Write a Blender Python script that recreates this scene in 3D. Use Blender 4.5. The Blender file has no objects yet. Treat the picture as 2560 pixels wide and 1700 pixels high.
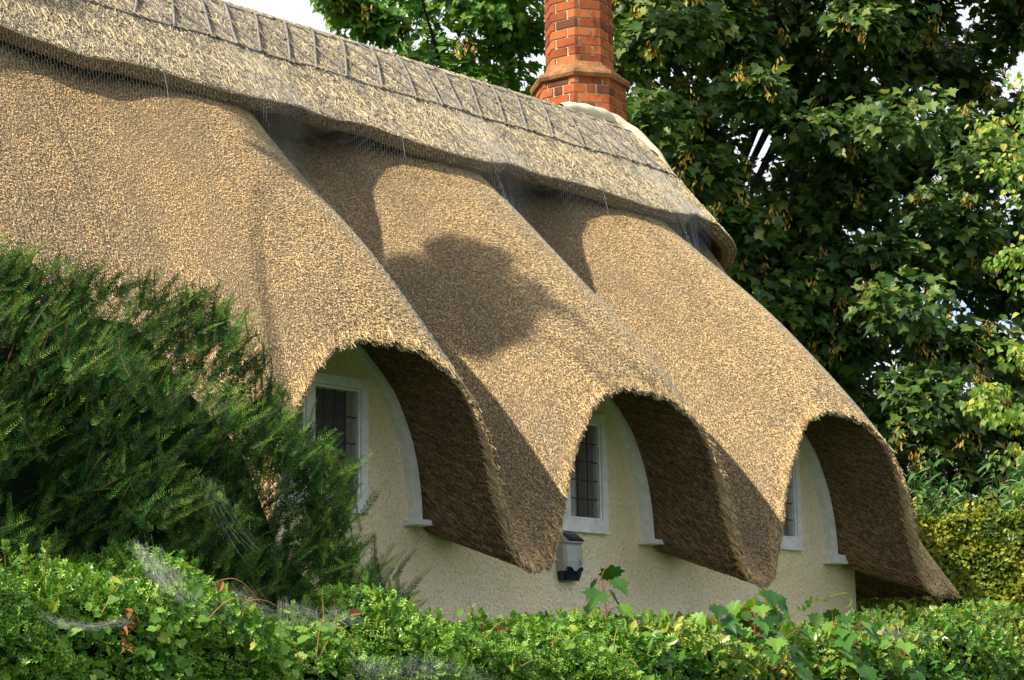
import bpy, math, random
import numpy as np
from mathutils import Vector, Matrix
rng = np.random.default_rng(7)
random.seed(7)
SC = bpy.context.scene
COL = SC.collection
ZS = 3.03                                  # height of the window sills above the road
# ------------------------------------------------------------------ camera
cam = bpy.data.cameras.new('camera'); cam.lens = 63.28; cam.sensor_width = 36; cam.clip_end = 2000
co = bpy.data.objects.new('camera', cam); COL.objects.link(co)
CAM = Vector((-8.0436, -9.8499, -1.4349 + ZS))
fw = Vector((0.68077527, 0.70403543, 0.20218592)); rt = Vector((0.72058998, -0.69325244, -0.01229346)); up = Vector((-0.13151086, -0.15406223, 0.97927))
co.matrix_world = Matrix(((rt.x, up.x, -fw.x, CAM.x), (rt.y, up.y, -fw.y, CAM.y), (rt.z, up.z, -fw.z, CAM.z), (0, 0, 0, 1)))
SC.camera = co
# ------------------------------------------------------------------ light
SUN_AZ = Vector((-1.0, 0.115)).normalized(); SUN_EL = math.radians(41)
w = bpy.data.worlds.new('World'); SC.world = w; w.use_nodes = True
nt = w.node_tree; nt.nodes.clear()
sky = nt.nodes.new('ShaderNodeTexSky'); sky.sky_type = 'NISHITA'; sky.sun_disc = False
sky.sun_elevation = SUN_EL; sky.sun_rotation = math.atan2(SUN_AZ.x, SUN_AZ.y); sky.dust_density = 2.0
bg = nt.nodes.new('ShaderNodeBackground'); bg.inputs[1].default_value = 0.135
tc = nt.nodes.new('ShaderNodeTexCoord'); mp = nt.nodes.new('ShaderNodeMapping'); mp.inputs['Scale'].default_value = (1.6, 1.6, 4.5)
no = nt.nodes.new('ShaderNodeTexNoise'); no.inputs['Scale'].default_value = 1.7; no.inputs['Detail'].default_value = 6
cr = nt.nodes.new('ShaderNodeValToRGB'); cr.color_ramp.elements[0].position = 0.30; cr.color_ramp.elements[1].position = 0.46
mx = nt.nodes.new('ShaderNodeMix'); mx.data_type = 'RGBA'; mx.inputs[7].default_value = (4.9, 5.1, 5.5, 1)
ou = nt.nodes.new('ShaderNodeOutputWorld')
L = nt.links.new
L(tc.outputs['Generated'], mp.inputs[0]); L(mp.outputs[0], no.inputs['Vector']); L(no.outputs['Fac'], cr.inputs[0])
L(cr.outputs[0], mx.inputs[0]); L(sky.outputs[0], mx.inputs[6]); L(mx.outputs[2], bg.inputs[0]); L(bg.outputs[0], ou.inputs[0])
sun = bpy.data.lights.new('sun', 'SUN'); sun.energy = 5.0; sun.angle = math.radians(0.5); sun.color = (1.0, 0.88, 0.69)
so = bpy.data.objects.new('sun', sun); COL.objects.link(so)
sd = Vector((SUN_AZ.x * math.cos(SUN_EL), SUN_AZ.y * math.cos(SUN_EL), math.sin(SUN_EL)))
so.rotation_euler = sd.to_track_quat('Z', 'Y').to_euler(); so.location = (-20, -10, 25)
vs = SC.view_settings; vs.view_transform = 'Standard'; vs.look = 'None'; vs.gamma = 1; vs.exposure = 0.72; vs.use_curve_mapping = False
SC.cycles.max_bounces = 6; SC.cycles.transparent_max_bounces = 12

# ------------------------------------------------------------------ helpers
def mat(name):
    m = bpy.data.materials.new(name); m.use_nodes = True
    t = m.node_tree; t.nodes.clear()
    o = t.nodes.new('ShaderNodeOutputMaterial')
    return m, t, o
def N(t, kind, **kw):
    n = t.nodes.new(kind)
    for k, v in kw.items():
        n.inputs[k].default_value = v
    return n
def ramp(t, fac, stops):
    r = t.nodes.new('ShaderNodeValToRGB'); e = r.color_ramp.elements
    while len(e) < len(stops): e.new(0.5)
    for el, (p, c) in zip(e, stops): el.position = p; el.color = (*c, 1)
    t.links.new(fac, r.inputs[0]); return r.outputs[0]
def leaf_mat(name, stops, rough=0.45, trans=0.3, spec=0.4, patch=0.0):
    m, t, o = mat(name)
    g = t.nodes.new('ShaderNodeNewGeometry')
    fac = g.outputs['Random Per Island']
    if patch:
        tc = t.nodes.new('ShaderNodeTexCoord'); nz = N(t, 'ShaderNodeTexNoise', Scale=patch, Detail=2.0)
        t.links.new(tc.outputs['Object'], nz.inputs['Vector'])
        mr = N(t, 'ShaderNodeMapRange'); mr.inputs[1].default_value = .35; mr.inputs[2].default_value = .65
        t.links.new(nz.outputs['Fac'], mr.inputs[0])
        mm = t.nodes.new('ShaderNodeMath'); mm.operation = 'MULTIPLY_ADD'; mm.inputs[1].default_value = .5
        m2 = t.nodes.new('ShaderNodeMath'); m2.operation = 'MULTIPLY'; m2.inputs[1].default_value = .5
        t.links.new(mr.outputs[0], m2.inputs[0]); t.links.new(fac, mm.inputs[0]); t.links.new(m2.outputs[0], mm.inputs[2]); fac = mm.outputs[0]
    c = ramp(t, fac, stops)
    p = N(t, 'ShaderNodeBsdfPrincipled', Roughness=rough); p.inputs['Specular IOR Level'].default_value = spec
    tr = t.nodes.new('ShaderNodeBsdfTranslucent'); mix = N(t, 'ShaderNodeMixShader'); mix.inputs[0].default_value = trans
    hs = N(t, 'ShaderNodeHueSaturation', Value=1.35, Saturation=1.1); hs.inputs['Hue'].default_value = .485
    t.links.new(c, hs.inputs['Color'])
    t.links.new(c, p.inputs['Base Color']); t.links.new(hs.outputs[0], tr.inputs['Color'])
    t.links.new(p.outputs[0], mix.inputs[1]); t.links.new(tr.outputs[0], mix.inputs[2]); t.links.new(mix.outputs[0], o.inputs[0])
    return m
def plain(name, col, rough=0.6, spec=0.3, noise=None, bump=None, amt=0.25, metallic=0):
    m, t, o = mat(name)
    p = N(t, 'ShaderNodeBsdfPrincipled', Roughness=rough); p.inputs['Specular IOR Level'].default_value = spec
    p.inputs['Metallic'].default_value = metallic
    p.inputs['Base Color'].default_value = (*col, 1)
    tc = t.nodes.new('ShaderNodeTexCoord')
    if noise:
        nz = N(t, 'ShaderNodeTexNoise', Scale=noise, Detail=5.0, Roughness=.65); t.links.new(tc.outputs['Object'], nz.inputs['Vector'])
        c = ramp(t, nz.outputs['Fac'], [(.3, tuple(x * (1 - amt) for x in col)), (.7, tuple(min(1, x * (1 + amt * .6)) for x in col))])
        t.links.new(c, p.inputs['Base Color'])
    if bump:
        nb = N(t, 'ShaderNodeTexNoise', Scale=bump[0], Detail=4.0); t.links.new(tc.outputs['Object'], nb.inputs['Vector'])
        b = N(t, 'ShaderNodeBump', Strength=bump[1], Distance=bump[2]); t.links.new(nb.outputs['Fac'], b.inputs['Height']); t.links.new(b.outputs[0], p.inputs['Normal'])
    t.links.new(p.outputs[0], o.inputs[0]); return m

class MB:
    """collects numpy vertex / face blocks into one mesh"""
    def __init__(s): s.v = []; s.f = []; s.m = []; s.n = 0; s.sm = []
    def add(s, V, F, mi=0, smooth=False):
        V = np.asarray(V, float).reshape(-1, 3); F = np.asarray(F, int)
        s.v.append(V); s.f.append(F + s.n); s.m.append(np.broadcast_to(np.asarray(mi), (len(F),))); s.sm.append(np.full(len(F), smooth)); s.n += len(V); return s
    def box(s, x0, x1, y0, y1, z0, z1, mi=0):
        V = [(x, y, z) for x in (x0, x1) for y in (y0, y1) for z in (z0, z1)]
        return s.add(V, [(0, 1, 3, 2), (4, 6, 7, 5), (0, 4, 5, 1), (2, 3, 7, 6), (0, 2, 6, 4), (1, 5, 7, 3)], mi)
    def tube(s, P, r, k=6, mi=0, cap=True):
        P = np.asarray(P, float); n = len(P); r = np.broadcast_to(np.asarray(r, float), (n,))
        T = np.gradient(P, axis=0); T /= np.linalg.norm(T, axis=1)[:, None] + 1e-9
        a = np.cross(T, (0.13, 0.31, 0.94)); bad = np.linalg.norm(a, axis=1) < .05; a[bad] = np.cross(T[bad], (1, 0, 0))
        a /= np.linalg.norm(a, axis=1)[:, None]; b = np.cross(T, a)
        th = np.arange(k) * 2 * math.pi / k
        V = P[:, None] + r[:, None, None] * (np.cos(th)[None, :, None] * a[:, None] + np.sin(th)[None, :, None] * b[:, None])
        i, j = np.meshgrid(np.arange(n - 1), np.arange(k), indexing='ij'); i = i.ravel(); j = j.ravel(); j2 = (j + 1) % k
        F = np.c_[i * k + j, i * k + j2, (i + 1) * k + j2, (i + 1) * k + j]
        s.add(V.reshape(-1, 3), F, mi, True)
        if cap:
            c = len(P); base = s.n - n * k
            for e in (0, n - 1):
                s.add(np.vstack([P[e], V[e]]), [(0, q + 1, (q + 1) % k + 1) for q in range(k)], mi)
        return s
    def grid(s, G, mi=0, smooth=True):
        G = np.asarray(G, float); a, b = G.shape[:2]
        i, j = np.meshgrid(np.arange(a - 1), np.arange(b - 1), indexing='ij'); i = i.ravel(); j = j.ravel()
        return s.add(G.reshape(-1, 3), np.c_[i * b + j, i * b + j + 1, (i + 1) * b + j + 1, (i + 1) * b + j], mi, smooth)
    def build(s, name, mats, parent=None, loc=None):
        me = bpy.data.meshes.new(name)
        V = np.concatenate(s.v)
        if loc is not None: V = V - np.asarray(loc)
        me.vertices.add(len(V)); me.vertices.foreach_set('co', V.astype(np.float32).ravel())
        lens = np.concatenate([np.full(len(f), f.shape[1]) for f in s.f]).astype(np.int32)
        idx = np.concatenate([f.ravel() for f in s.f]).astype(np.int32)
        me.loops.add(len(idx)); me.loops.foreach_set('vertex_index', idx)
        me.polygons.add(len(lens)); st = np.zeros(len(lens), np.int32); st[1:] = np.cumsum(lens)[:-1]
        me.polygons.foreach_set('loop_start', st); me.polygons.foreach_set('loop_total', lens)
        me.polygons.foreach_set('material_index', np.concatenate(s.m).astype(np.int32))
        me.polygons.foreach_set('use_smooth', np.concatenate(s.sm))
        me.update(calc_edges=True); me.validate()
        for m in (mats if isinstance(mats, (list, tuple)) else [mats]): me.materials.append(m)
        o = bpy.data.objects.new(name, me); COL.objects.link(o)
        if loc is not None: o.location = loc
        if parent is not None: o.parent = parent; o.matrix_parent_inverse = parent.matrix_world.inverted()
        return o
def tag(o, label=None, cat=None, group=None, kind=None):
    for k, v in (('label', label), ('category', cat), ('group', group), ('kind', kind)):
        if v: o[k] = v
    return o
def empty(name, loc=(0, 0, 0)):
    o = bpy.data.objects.new(name, None); COL.objects.link(o); o.location = loc; o.empty_display_size = .2
    bpy.context.view_layer.update(); return o
def nrm(a): return a / (np.linalg.norm(a, axis=-1, keepdims=True) + 1e-12)
def frames(tip, normal):
    """rotation matrices: leaf y axis along tip, z axis along normal"""
    y = nrm(tip); z = normal - (normal * y).sum(-1, keepdims=True) * y; z = nrm(z); x = np.cross(y, z)
    return np.stack([x, y, z], -1)
def scatter(mb, tv, tf, pos, Rm, scale, mi=0, curl=None):
    """places a template leaf (tv, tf) at every pos"""
    tv = np.asarray(tv, float); n = len(pos); k = len(tv); sc = np.broadcast_to(np.asarray(scale, float), (n,))
    T = np.broadcast_to(tv, (n, k, 3)).copy()
    if curl is not None:                   # bends the leaf along its length, a different amount each
        T[:, :, 2] -= curl[:, None] * T[:, :, 1] ** 2
    V = np.einsum('nij,nkj->nki', Rm, T * sc[:, None, None]) + pos[:, None]
    off = (np.arange(n) * k)[:, None, None]
    groups = {}
    for f, m in zip(tf, mi if isinstance(mi, (list, tuple)) else [mi] * len(tf)): groups.setdefault((len(f), m), []).append(f)
    first = True; base = mb.n
    for (ln, m), fs in groups.items():
        F = (np.asarray(fs)[None] + off).reshape(-1, ln)
        if first: mb.add(V.reshape(-1, 3), F, m); first = False
        else:
            mb.f.append(F + base); mb.m.append(np.full(len(F), m)); mb.sm.append(np.zeros(len(F), bool))
def rvec(n): return nrm(rng.normal(size=(n, 3)))

# leaf templates (unit length along +y, base at the origin)
def fan_leaf(outline, fold=0.12, petiole=0.0):
    P = np.array(outline, float); V = [(0, .42, -.02)] + [(x, y + petiole, abs(x) * fold) for x, y in P]
    k = len(P); V[0] = (0, .42 + petiole, -.02)
    return np.array(V), [(0, i + 1, (i + 1) % k + 1) for i in range(k)]
half = [(.05, 0), (.22, -.08), (.30, .02), (.27, .12), (.50, .20), (.42, .32), (.56, .50), (.36, .50), (.30, .60), (.20, .52), (.17, .72), (.10, .80)]
MAPLE = fan_leaf(half + [(0, 1.0)] + [(-x, y) for x, y in half[::-1]], .18)
half = [(.04, .0), (.25, -.1), (.42, .05), (.40, .22), (.50, .35), (.40, .45), (.40, .62), (.24, .62), (.18, .80)]
VINE = fan_leaf(half + [(0, .98)] + [(-x, y) for x, y in half[::-1]], .15)
half = [(.10, .05), (.24, .25), (.28, .45), (.20, .72)]
OVATE = fan_leaf([(0, 0)] + half + [(0, 1)] + [(-x, y) for x, y in half[::-1]], .25)
half = [(.06, .08), (.12, .3), (.11, .55), (.06, .8)]
LANCE = fan_leaf([(0, 0)] + half + [(0, 1)] + [(-x, y) for x, y in half[::-1]], .4)
half = [(.15, -.06), (.38, .1), (.42, .35), (.30, .62), (.12, .82)]
LIME = fan_leaf([(0, .03)] + half + [(0, 1)] + [(-x, y) for x, y in half[::-1]], .2)
# holly: inner blade, outer spiny margin turned up at the spines
ho = [(0, 0, 0), (.09, .12, .01), (.34, .14, .13), (.13, .32, -.03), (.40, .44, .15), (.13, .58, -.03), (.31, .74, .13), (.06, .80, .0), (0, 1.06, .08)]
ho = ho + [(-x, y, z) for x, y, z in ho[1:-1][::-1]]
hi = [(min(x, .17) * .72 if x > 0 else max(x, -.17) * .72, .5 + (y - .5) * .86, z * .45 - .02) for x, y, z in ho]
k = len(ho)
HOLLY = (np.array([(0, .5, -.03)] + hi + ho), [(0, i + 1, (i + 1) % k + 1) for i in range(k)] + [(i + 1, i + 1 + k, (i + 1) % k + 1 + k, (i + 1) % k + 1) for i in range(k)])
HOLLY_M = [0] * k + [1] * k

# ------------------------------------------------------------------ materials
M = {}
def straw_mat(name, stops, rough=.55, dirt=((.32, (.70, .72, .76)), (.5, (.95, .95, .95)), (.7, (1.12, 1.07, .99))), sc=1.5):
    m, t, o = mat(name)
    g = t.nodes.new('ShaderNodeNewGeometry'); tc = t.nodes.new('ShaderNodeTexCoord')
    mp = t.nodes.new('ShaderNodeMapping'); mp.inputs['Scale'].default_value = (2.6, .9, .9); t.links.new(tc.outputs['Object'], mp.inputs[0])
    nz = N(t, 'ShaderNodeTexNoise', Scale=sc, Detail=6.0, Roughness=.65); t.links.new(mp.outputs[0], nz.inputs['Vector'])
    c = ramp(t, g.outputs['Random Per Island'], stops)
    c2 = ramp(t, nz.outputs['Fac'], list(dirt))
    mu = t.nodes.new('ShaderNodeMix'); mu.data_type = 'RGBA'; mu.blend_type = 'MULTIPLY'; mu.inputs[0].default_value = 1
    t.links.new(c, mu.inputs[6]); t.links.new(c2, mu.inputs[7])
    p = N(t, 'ShaderNodeBsdfPrincipled', Roughness=rough); p.inputs['Specular IOR Level'].default_value = .25
    t.links.new(mu.outputs[2], p.inputs['Base Color']); t.links.new(p.outputs[0], o.inputs[0]); return m
M['straw'] = straw_mat('reed', [(0, (.10, .075, .05)), (.11, (.25, .185, .11)), (.25, (.53, .385, .20)), (.6, (.68, .50, .255)), (.88, (.82, .62, .335)), (1, (.68, .61, .47))])
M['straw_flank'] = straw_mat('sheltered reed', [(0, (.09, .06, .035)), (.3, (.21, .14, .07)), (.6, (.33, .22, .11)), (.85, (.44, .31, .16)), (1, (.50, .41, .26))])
M['straw_cap'] = straw_mat('sedge', [(0, (.12, .10, .07)), (.25, (.30, .25, .17)), (.55, (.46, .39, .26)), (.8, (.56, .48, .32)), (1, (.74, .62, .40))])
M['reed_base'] = plain('reed base', (.165, .12, .07), .9, .1, noise=60, amt=.5)
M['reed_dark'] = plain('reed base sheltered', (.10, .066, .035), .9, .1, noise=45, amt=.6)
M['cap_base'] = plain('sedge base', (.24, .18, .11), .9, .1, noise=60, amt=.5)
M['white'] = plain('white paint', (.80, .81, .82), .5, .35, noise=14, amt=.2, bump=(60, .25, .004))
M['lead'] = plain('lead came', (.035, .037, .04), .5, .4)
M['hazel'] = plain('weathered hazel', (.22, .205, .19), .8, .2, noise=25, amt=.4)
M['peg'] = plain('pale split peg', (.50, .38, .22), .7, .2)
M['cement'] = plain('cream flashing', (.64, .57, .42), .75, .2, noise=6, amt=.1, bump=(30, .3, .01))
def stucco():
    m, t, o = mat('roughcast')
    tc = t.nodes.new('ShaderNodeTexCoord')
    mp = t.nodes.new('ShaderNodeMapping'); mp.inputs['Scale'].default_value = (1, 1, .85)
    t.links.new(tc.outputs['Object'], mp.inputs[0])
    n1 = N(t, 'ShaderNodeTexNoise', Scale=42.0, Detail=3.0, Roughness=.55, Distortion=.3); t.links.new(mp.outputs[0], n1.inputs['Vector'])
    n2 = N(t, 'ShaderNodeTexNoise', Scale=1.1, Detail=5.0); t.links.new(tc.outputs['Object'], n2.inputs['Vector'])
    c = ramp(t, n2.outputs['Fac'], [(.3, (.92, .77, .49)), (.7, (.94, .83, .62))])
    c1 = ramp(t, n1.outputs['Fac'], [(.33, (.78, .75, .68)), (.45, (1, 1, 1))])
    mu = t.nodes.new('ShaderNodeMix'); mu.data_type = 'RGBA'; mu.blend_type = 'MULTIPLY'; mu.inputs[0].default_value = 1
    t.links.new(c, mu.inputs[6]); t.links.new(c1, mu.inputs[7])
    p = N(t, 'ShaderNodeBsdfPrincipled', Roughness=.85); p.inputs['Specular IOR Level'].default_value = .15
    n3 = N(t, 'ShaderNodeTexNoise', Scale=3.2, Detail=7.0, Roughness=.7, Distortion=.6); t.links.new(tc.outputs['Object'], n3.inputs['Vector'])
    c3 = ramp(t, n3.outputs['Fac'], [(.30, (.84, .83, .79)), (.48, (1, 1, 1))]); mu3 = t.nodes.new('ShaderNodeMix'); mu3.data_type = 'RGBA'; mu3.blend_type = 'MULTIPLY'; mu3.inputs[0].default_value = .8
    t.links.new(mu.outputs[2], mu3.inputs[6]); t.links.new(c3, mu3.inputs[7]); mu = mu3
    b = N(t, 'ShaderNodeBump', Strength=1.0, Distance=.03); t.links.new(n1.outputs['Fac'], b.inputs['Height'])
    t.links.new(mu.outputs[2], p.inputs['Base Color']); t.links.new(b.outputs[0], p.inputs['Normal']); t.links.new(p.outputs[0], o.inputs[0]); return m
M['stucco'] = stucco()
def glass():
    m, t, o = mat('window glass')
    tr = t.nodes.new('ShaderNodeBsdfTransparent'); gl = N(t, 'ShaderNodeBsdfGlossy', Roughness=.03); gl.inputs['Color'].default_value = (.9, .93, .95, 1)
    f = N(t, 'ShaderNodeFresnel', IOR=1.5); mx = t.nodes.new('ShaderNodeMixShader')
    tr.inputs[0].default_value = (.85, .88, .88, 1)
    df = t.nodes.new('ShaderNodeBsdfDiffuse'); df.inputs[0].default_value = (.5, .5, .52, 1); m0 = t.nodes.new('ShaderNodeMixShader'); m0.inputs[0].default_value = .13
    t.links.new(tr.outputs[0], m0.inputs[1]); t.links.new(df.outputs[0], m0.inputs[2])
    t.links.new(f.outputs[0], mx.inputs[0]); t.links.new(m0.outputs[0], mx.inputs[1]); t.links.new(gl.outputs[0], mx.inputs[2]); t.links.new(mx.outputs[0], o.inputs[0]); return m
M['glass'] = glass()
M['curtain'] = plain('net curtain', (.75, .75, .74), .9, .1, noise=3, amt=.2)
M['bark'] = plain('bark', (.06, .05, .04), .9, .1, noise=12, amt=.4)
M['twig'] = plain('twig', (.14, .07, .035), .8, .2)
M['grass'] = plain('grass', (.06, .10, .03), .9, .1, noise=3, amt=.4)

# ------------------------------------------------------------------ ground
def ground_z(x, y):
    t = np.clip((np.asarray(y, float) + 7.5) / 5.5, 0, 1); t = t * t * (3 - 2 * t)
    return 1.55 * t + 0 * np.asarray(x)
gx = np.r_[-900, -300, -100, -40, np.linspace(-20, 25, 46), 40, 100, 300, 900]; gy = np.r_[-900, -300, -100, -40, np.linspace(-15, 15, 61), 40, 100, 300, 900]
X, Y = np.meshgrid(gx, gy, indexing='ij')
tag(MB().grid(np.stack([X, Y, ground_z(X, Y)], -1)).build('ground', M['grass']), kind='structure')

# ------------------------------------------------------------------ the thatched roof as a surface P(w, t): w along the eaves, t from ridge to lip
YR, ZR = 2.8, 4.75
PER = 2.5; XC = [-.49, 2.01, 4.51]
lip = np.array([(0, .98), (.27, .95), (.48, .865), (.65, .71), (.75, .56), (.83, .41), (.90, .22), (.94, .05), (.98, -.12), (1.03, -.26), (1.075, -.38), (1.11, -.465), (1.25, -.48)])
inn = np.array([(0, 1.36), (.2, 1.30), (.41, 1.13), (.60, .95), (.72, .82), (.80, .67), (.88, .50), (.935, .3), (.965, .12), (.985, -.04), (1.03, -.11), (1.11, -.15), (1.25, -.17)])
ylip = np.array([-.86, -.87, -.90, -.93, -.95, -.95, -.95, -.95, -.95, -.95, -.96, -.96, -.96])
def resample(P, n):
    d = np.r_[0, np.cumsum(np.linalg.norm(np.diff(P[:, :2], axis=0), axis=1))]; s = np.linspace(0, d[-1], n)
    Q = np.stack([np.interp(s, d, P[:, k]) for k in range(P.shape[1])], 1)
    for _ in range(3):
        R_ = Q.copy(); R_[1:-1] = .25 * Q[:-2] + .5 * Q[1:-1] + .25 * Q[2:]; R_[0, 1:] = .5 * Q[0, 1:] + .5 * Q[1, 1:]; Q = R_
    return Q, s / d[-1]
tab = np.c_[lip, ylip, inn]
H, hs = resample(tab, 61)
colsR, colsL, colsI, colk = [], [], [], []
for x in np.linspace(-7.5, XC[0] - PER / 2, 40)[:-1]:
    colsR.append((x, YR, ZR)); colsL.append((x, -.98, -.46)); colsI.append((x, .02, -.17)); colk.append(0)
for c in XC:
    for sgn, seq in ((-1, range(60, -1, -1)), (1, range(1, 61))):
        for i in seq:
            if sgn == -1 and i == 60 and c != XC[0]: continue
            lx, lz, ly, ix, iz = H[i]
            colsR.append((c + sgn * hs[i] * PER / 2, YR, ZR)); colsL.append((c + sgn * lx + (.05 if c == XC[2] and sgn > 0 else 0) * (1 - i / 60), ly, lz + {XC[0]: 0, XC[1]: -.045, XC[2]: .05}[c] * (1 - i / 60))); colsI.append((c + sgn * ix, .02, iz)); colk.append(0)
xe = XC[2] + PER / 2
for i in range(1, 41):                     # round the corner on to the gable end
    a = i / 40 * math.pi / 2; r = .98
    colsR.append((xe + .22 * math.sin(a), YR + .05 * (i / 40), ZR - .02 * i / 40)); colsL.append((xe - .0 + r * math.sin(a) * .95, 0 - r * math.cos(a), -.46 + .05 * i / 40))
    colsI.append((xe + .09 * math.sin(a), .02 + .04 * i / 40, -.17)); colk.append(i / 40)
for y in np.linspace(0, 5.6, 60)[1:]:
    colsR.append((xe + .22, YR + .05, ZR - .02)); colsL.append((xe + .98 * .95, y, -.41)); colsI.append((xe + .09, .06 + y, -.17)); colk.append(1)
CR, CL, CI = (np.array(a) for a in (colsR, colsL, colsI)); CK = np.array(colk)
for A in (CR, CL, CI): A[:, 2] += ZS
NW = len(CR)
# higher up the slope the folds are rounder than at the lip
CLS = CL.copy(); _sp = np.gradient(CR[:, 0]); _m = (CK == 0)
for _i in np.where(_m)[0]:
    _x = CR[_i, 0]; _s = np.interp(_x, [-1.9, -1.2, -.6], [.40, .30, .09]); _w = np.exp(-.5 * ((CR[_m, 0] - _x) / _s) ** 2) * np.abs(_sp[_m]); _w /= _w.sum()
    CLS[_i] = (_w[:, None] * CL[_m]).sum(0) + 0
    CLS[_i, 0] = CL[_i, 0] if _x < -3 else CLS[_i, 0]
    _f = np.clip((_x - 5.2) / .4, 0, 1); CLS[_i] = CLS[_i] * (1 - _f) + CL[_i] * _f
def lerpc(A, wv):
    i = np.clip(np.floor(wv).astype(int), 0, NW - 2); f = (wv - i)
    return A[i] * (1 - f)[..., None] + A[i + 1] * f[..., None] if A.ndim > 1 else A[i] * (1 - f) + A[i + 1] * f
def roofP(wv, t):
    wv, t = np.broadcast_arrays(np.asarray(wv, float), np.asarray(t, float))
    R_, L_, k_ = lerpc(CR, wv), lerpc(CL, wv), lerpc(CK, wv)
    ls = np.clip((t - .45) / .5, 0, 1)[..., None]; ls = ls * ls * (3 - 2 * ls); L_ = lerpc(CLS, wv) * (1 - ls) + L_ * ls
    P = R_ + (L_ - R_) * t[..., None]
    out = np.stack([k_, -(1 - k_) * .75, .65 * (1 - k_) + .25 * k_], -1)
    amp = .19 * k_
    tt = np.clip(t, 0, 1)
    g = np.where(R_[..., 0] < XC[0] - PER / 2, 0, .5 + .5 * np.cos(2 * np.pi * (R_[..., 0] - XC[0]) / PER)) * (1 - k_)
    b = amp * np.sin(np.pi * tt) + (1 - k_) * (g * .10 * np.sin(np.pi * tt ** 2.4) - (1 - g) * .17 * np.clip((R_[..., 0] - XC[0]) / .3 + .5, 0, 1) * np.sin(np.pi * tt ** .72))
    wob = .022 * np.sin(P[..., 0] * 3.1 + t * 7) * np.sin(t * 5.3 + P[..., 0]) * np.clip(t * 3, 0, 1) * np.clip((1 - t) * 4, 0, 1)
    P = P + out * (b + wob)[..., None]
    lipn = .012 * np.sin(wv * .83 + 1.3 * np.sin(wv * .31)) + .010 * np.sin(wv * 1.9 + P[..., 0] * 3)
    P[..., 2] += lipn * np.clip((t - .93) / .07, 0, 1) ** 2
    rr = .18 * np.clip(1 - t / .12, 0, 1) ** 2   # the ridge is rounded
    P[..., 2] -= rr * .5
    return P
def roofN(wv, t, e=.003):
    a = roofP(wv + .6, t) - roofP(wv - .6, t); b = roofP(wv, t + e) - roofP(wv, t - e)
    n = nrm(np.cross(b, a)); return n, nrm(b), nrm(a)
def cutP(wv, q):
    """the cut face under the eaves, q from wall to lip, bowed a little"""
    wv, q = np.broadcast_arrays(np.asarray(wv, float), np.asarray(q, float))
    P = lerpc(CI, wv) * (1 - q)[..., None] + roofP(wv, np.ones_like(q)) * q[..., None]
    return P
def cutN(wv, q, e=.01):
    a = cutP(wv + .6, q) - cutP(wv - .6, q); b = cutP(wv, q + e) - cutP(wv, q - e)
    n = nrm(np.cross(a, b)); return n, nrm(b), nrm(a)
ws = np.arange(0, NW, 1.0)
def straws(mb, P, axis, Nn, side, ln, rad, mi):
    """thin three sided stalks: P tip position, axis pointing to the tip"""
    n = len(P); z = axis; x = nrm(np.cross(z, Nn)); y = np.cross(z, x)
    th = rng.uniform(0, 6.28, n)[:, None] + np.array([0, 2.0944, 4.1888])[None]
    ring = rad[:, None, None] * (np.cos(th)[..., None] * x[:, None] + np.sin(th)[..., None] * y[:, None])
    V = np.concatenate([P[:, None] - axis[:, None] * ln[:, None, None] + ring * .9, P[:, None] + ring], 1).reshape(-1, 3)
    o = (np.arange(n) * 6)[:, None, None]
    F4 = (np.array([(0, 1, 4, 3), (1, 2, 5, 4), (2, 0, 3, 5)])[None] + o).reshape(-1, 4); F3 = (np.array([(3, 4, 5)])[None] + o).reshape(-1, 3)
    base = mb.n; mb.add(V, F4, mi); mb.f.append(F3 + base); mb.m.append(np.full(len(F3), mi)); mb.sm.append(np.zeros(len(F3), bool))
def area_sample(fun, w0, w1, t0, t1, dens, nw=400, ntt=40):
    a = np.linspace(w0, w1, nw + 1); b = np.linspace(t0, t1, ntt + 1); G = fun(a[:, None], b[None])
    A = np.linalg.norm(np.cross(G[1:, :-1] - G[:-1, :-1], G[:-1, 1:] - G[:-1, :-1]), axis=-1)
    n = int(A.sum() * dens); c = rng.choice(A.size, n, p=(A / A.sum()).ravel())
    i, j = np.divmod(c, ntt); return a[i] + rng.random(n) * (a[1] - a[0]), b[j] + rng.random(n) * (b[1] - b[0])

cottage = empty('thatched_cottage', (2.0, 0, 1.5))
tag(cottage, 'cream roughcast cottage under a thatched roof that sweeps over three arched windows', 'cottage')
WV0 = int(np.argmin(abs(CR[:, 0] + 5.2)))
rb = MB()
rb.grid(roofP(ws[:, None], np.r_[np.linspace(0, .9, 46), np.linspace(.91, 1, 10)][None]), 0)
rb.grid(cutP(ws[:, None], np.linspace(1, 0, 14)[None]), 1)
# back slope
bk = np.stack([np.array([[x, YR, ZR + ZS - .08], [x, 6.4, -.4 + ZS]]) for x in (-7.5, xe + .9)]); rb.grid(bk, 0, False)
# reed ends on the outer face
wv, t = area_sample(roofP, WV0, NW - 30, .17, 1.0, 14000)
n_, d_, s_ = roofN(wv, t); n = len(wv)
tilt = np.radians(rng.normal(22, 3.2, n))[:, None]; lat = np.radians(rng.normal(0, 2.4, n))[:, None]
ax = nrm(d_ * np.cos(tilt) + n_ * np.sin(tilt) + s_ * np.sin(lat))
straws(rb, roofP(wv, t) + n_ * rng.uniform(-.001, .009, n)[:, None], ax, n_, s_, rng.uniform(.05, .09, n), rng.uniform(.0013, .0027, n), 2)
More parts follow.
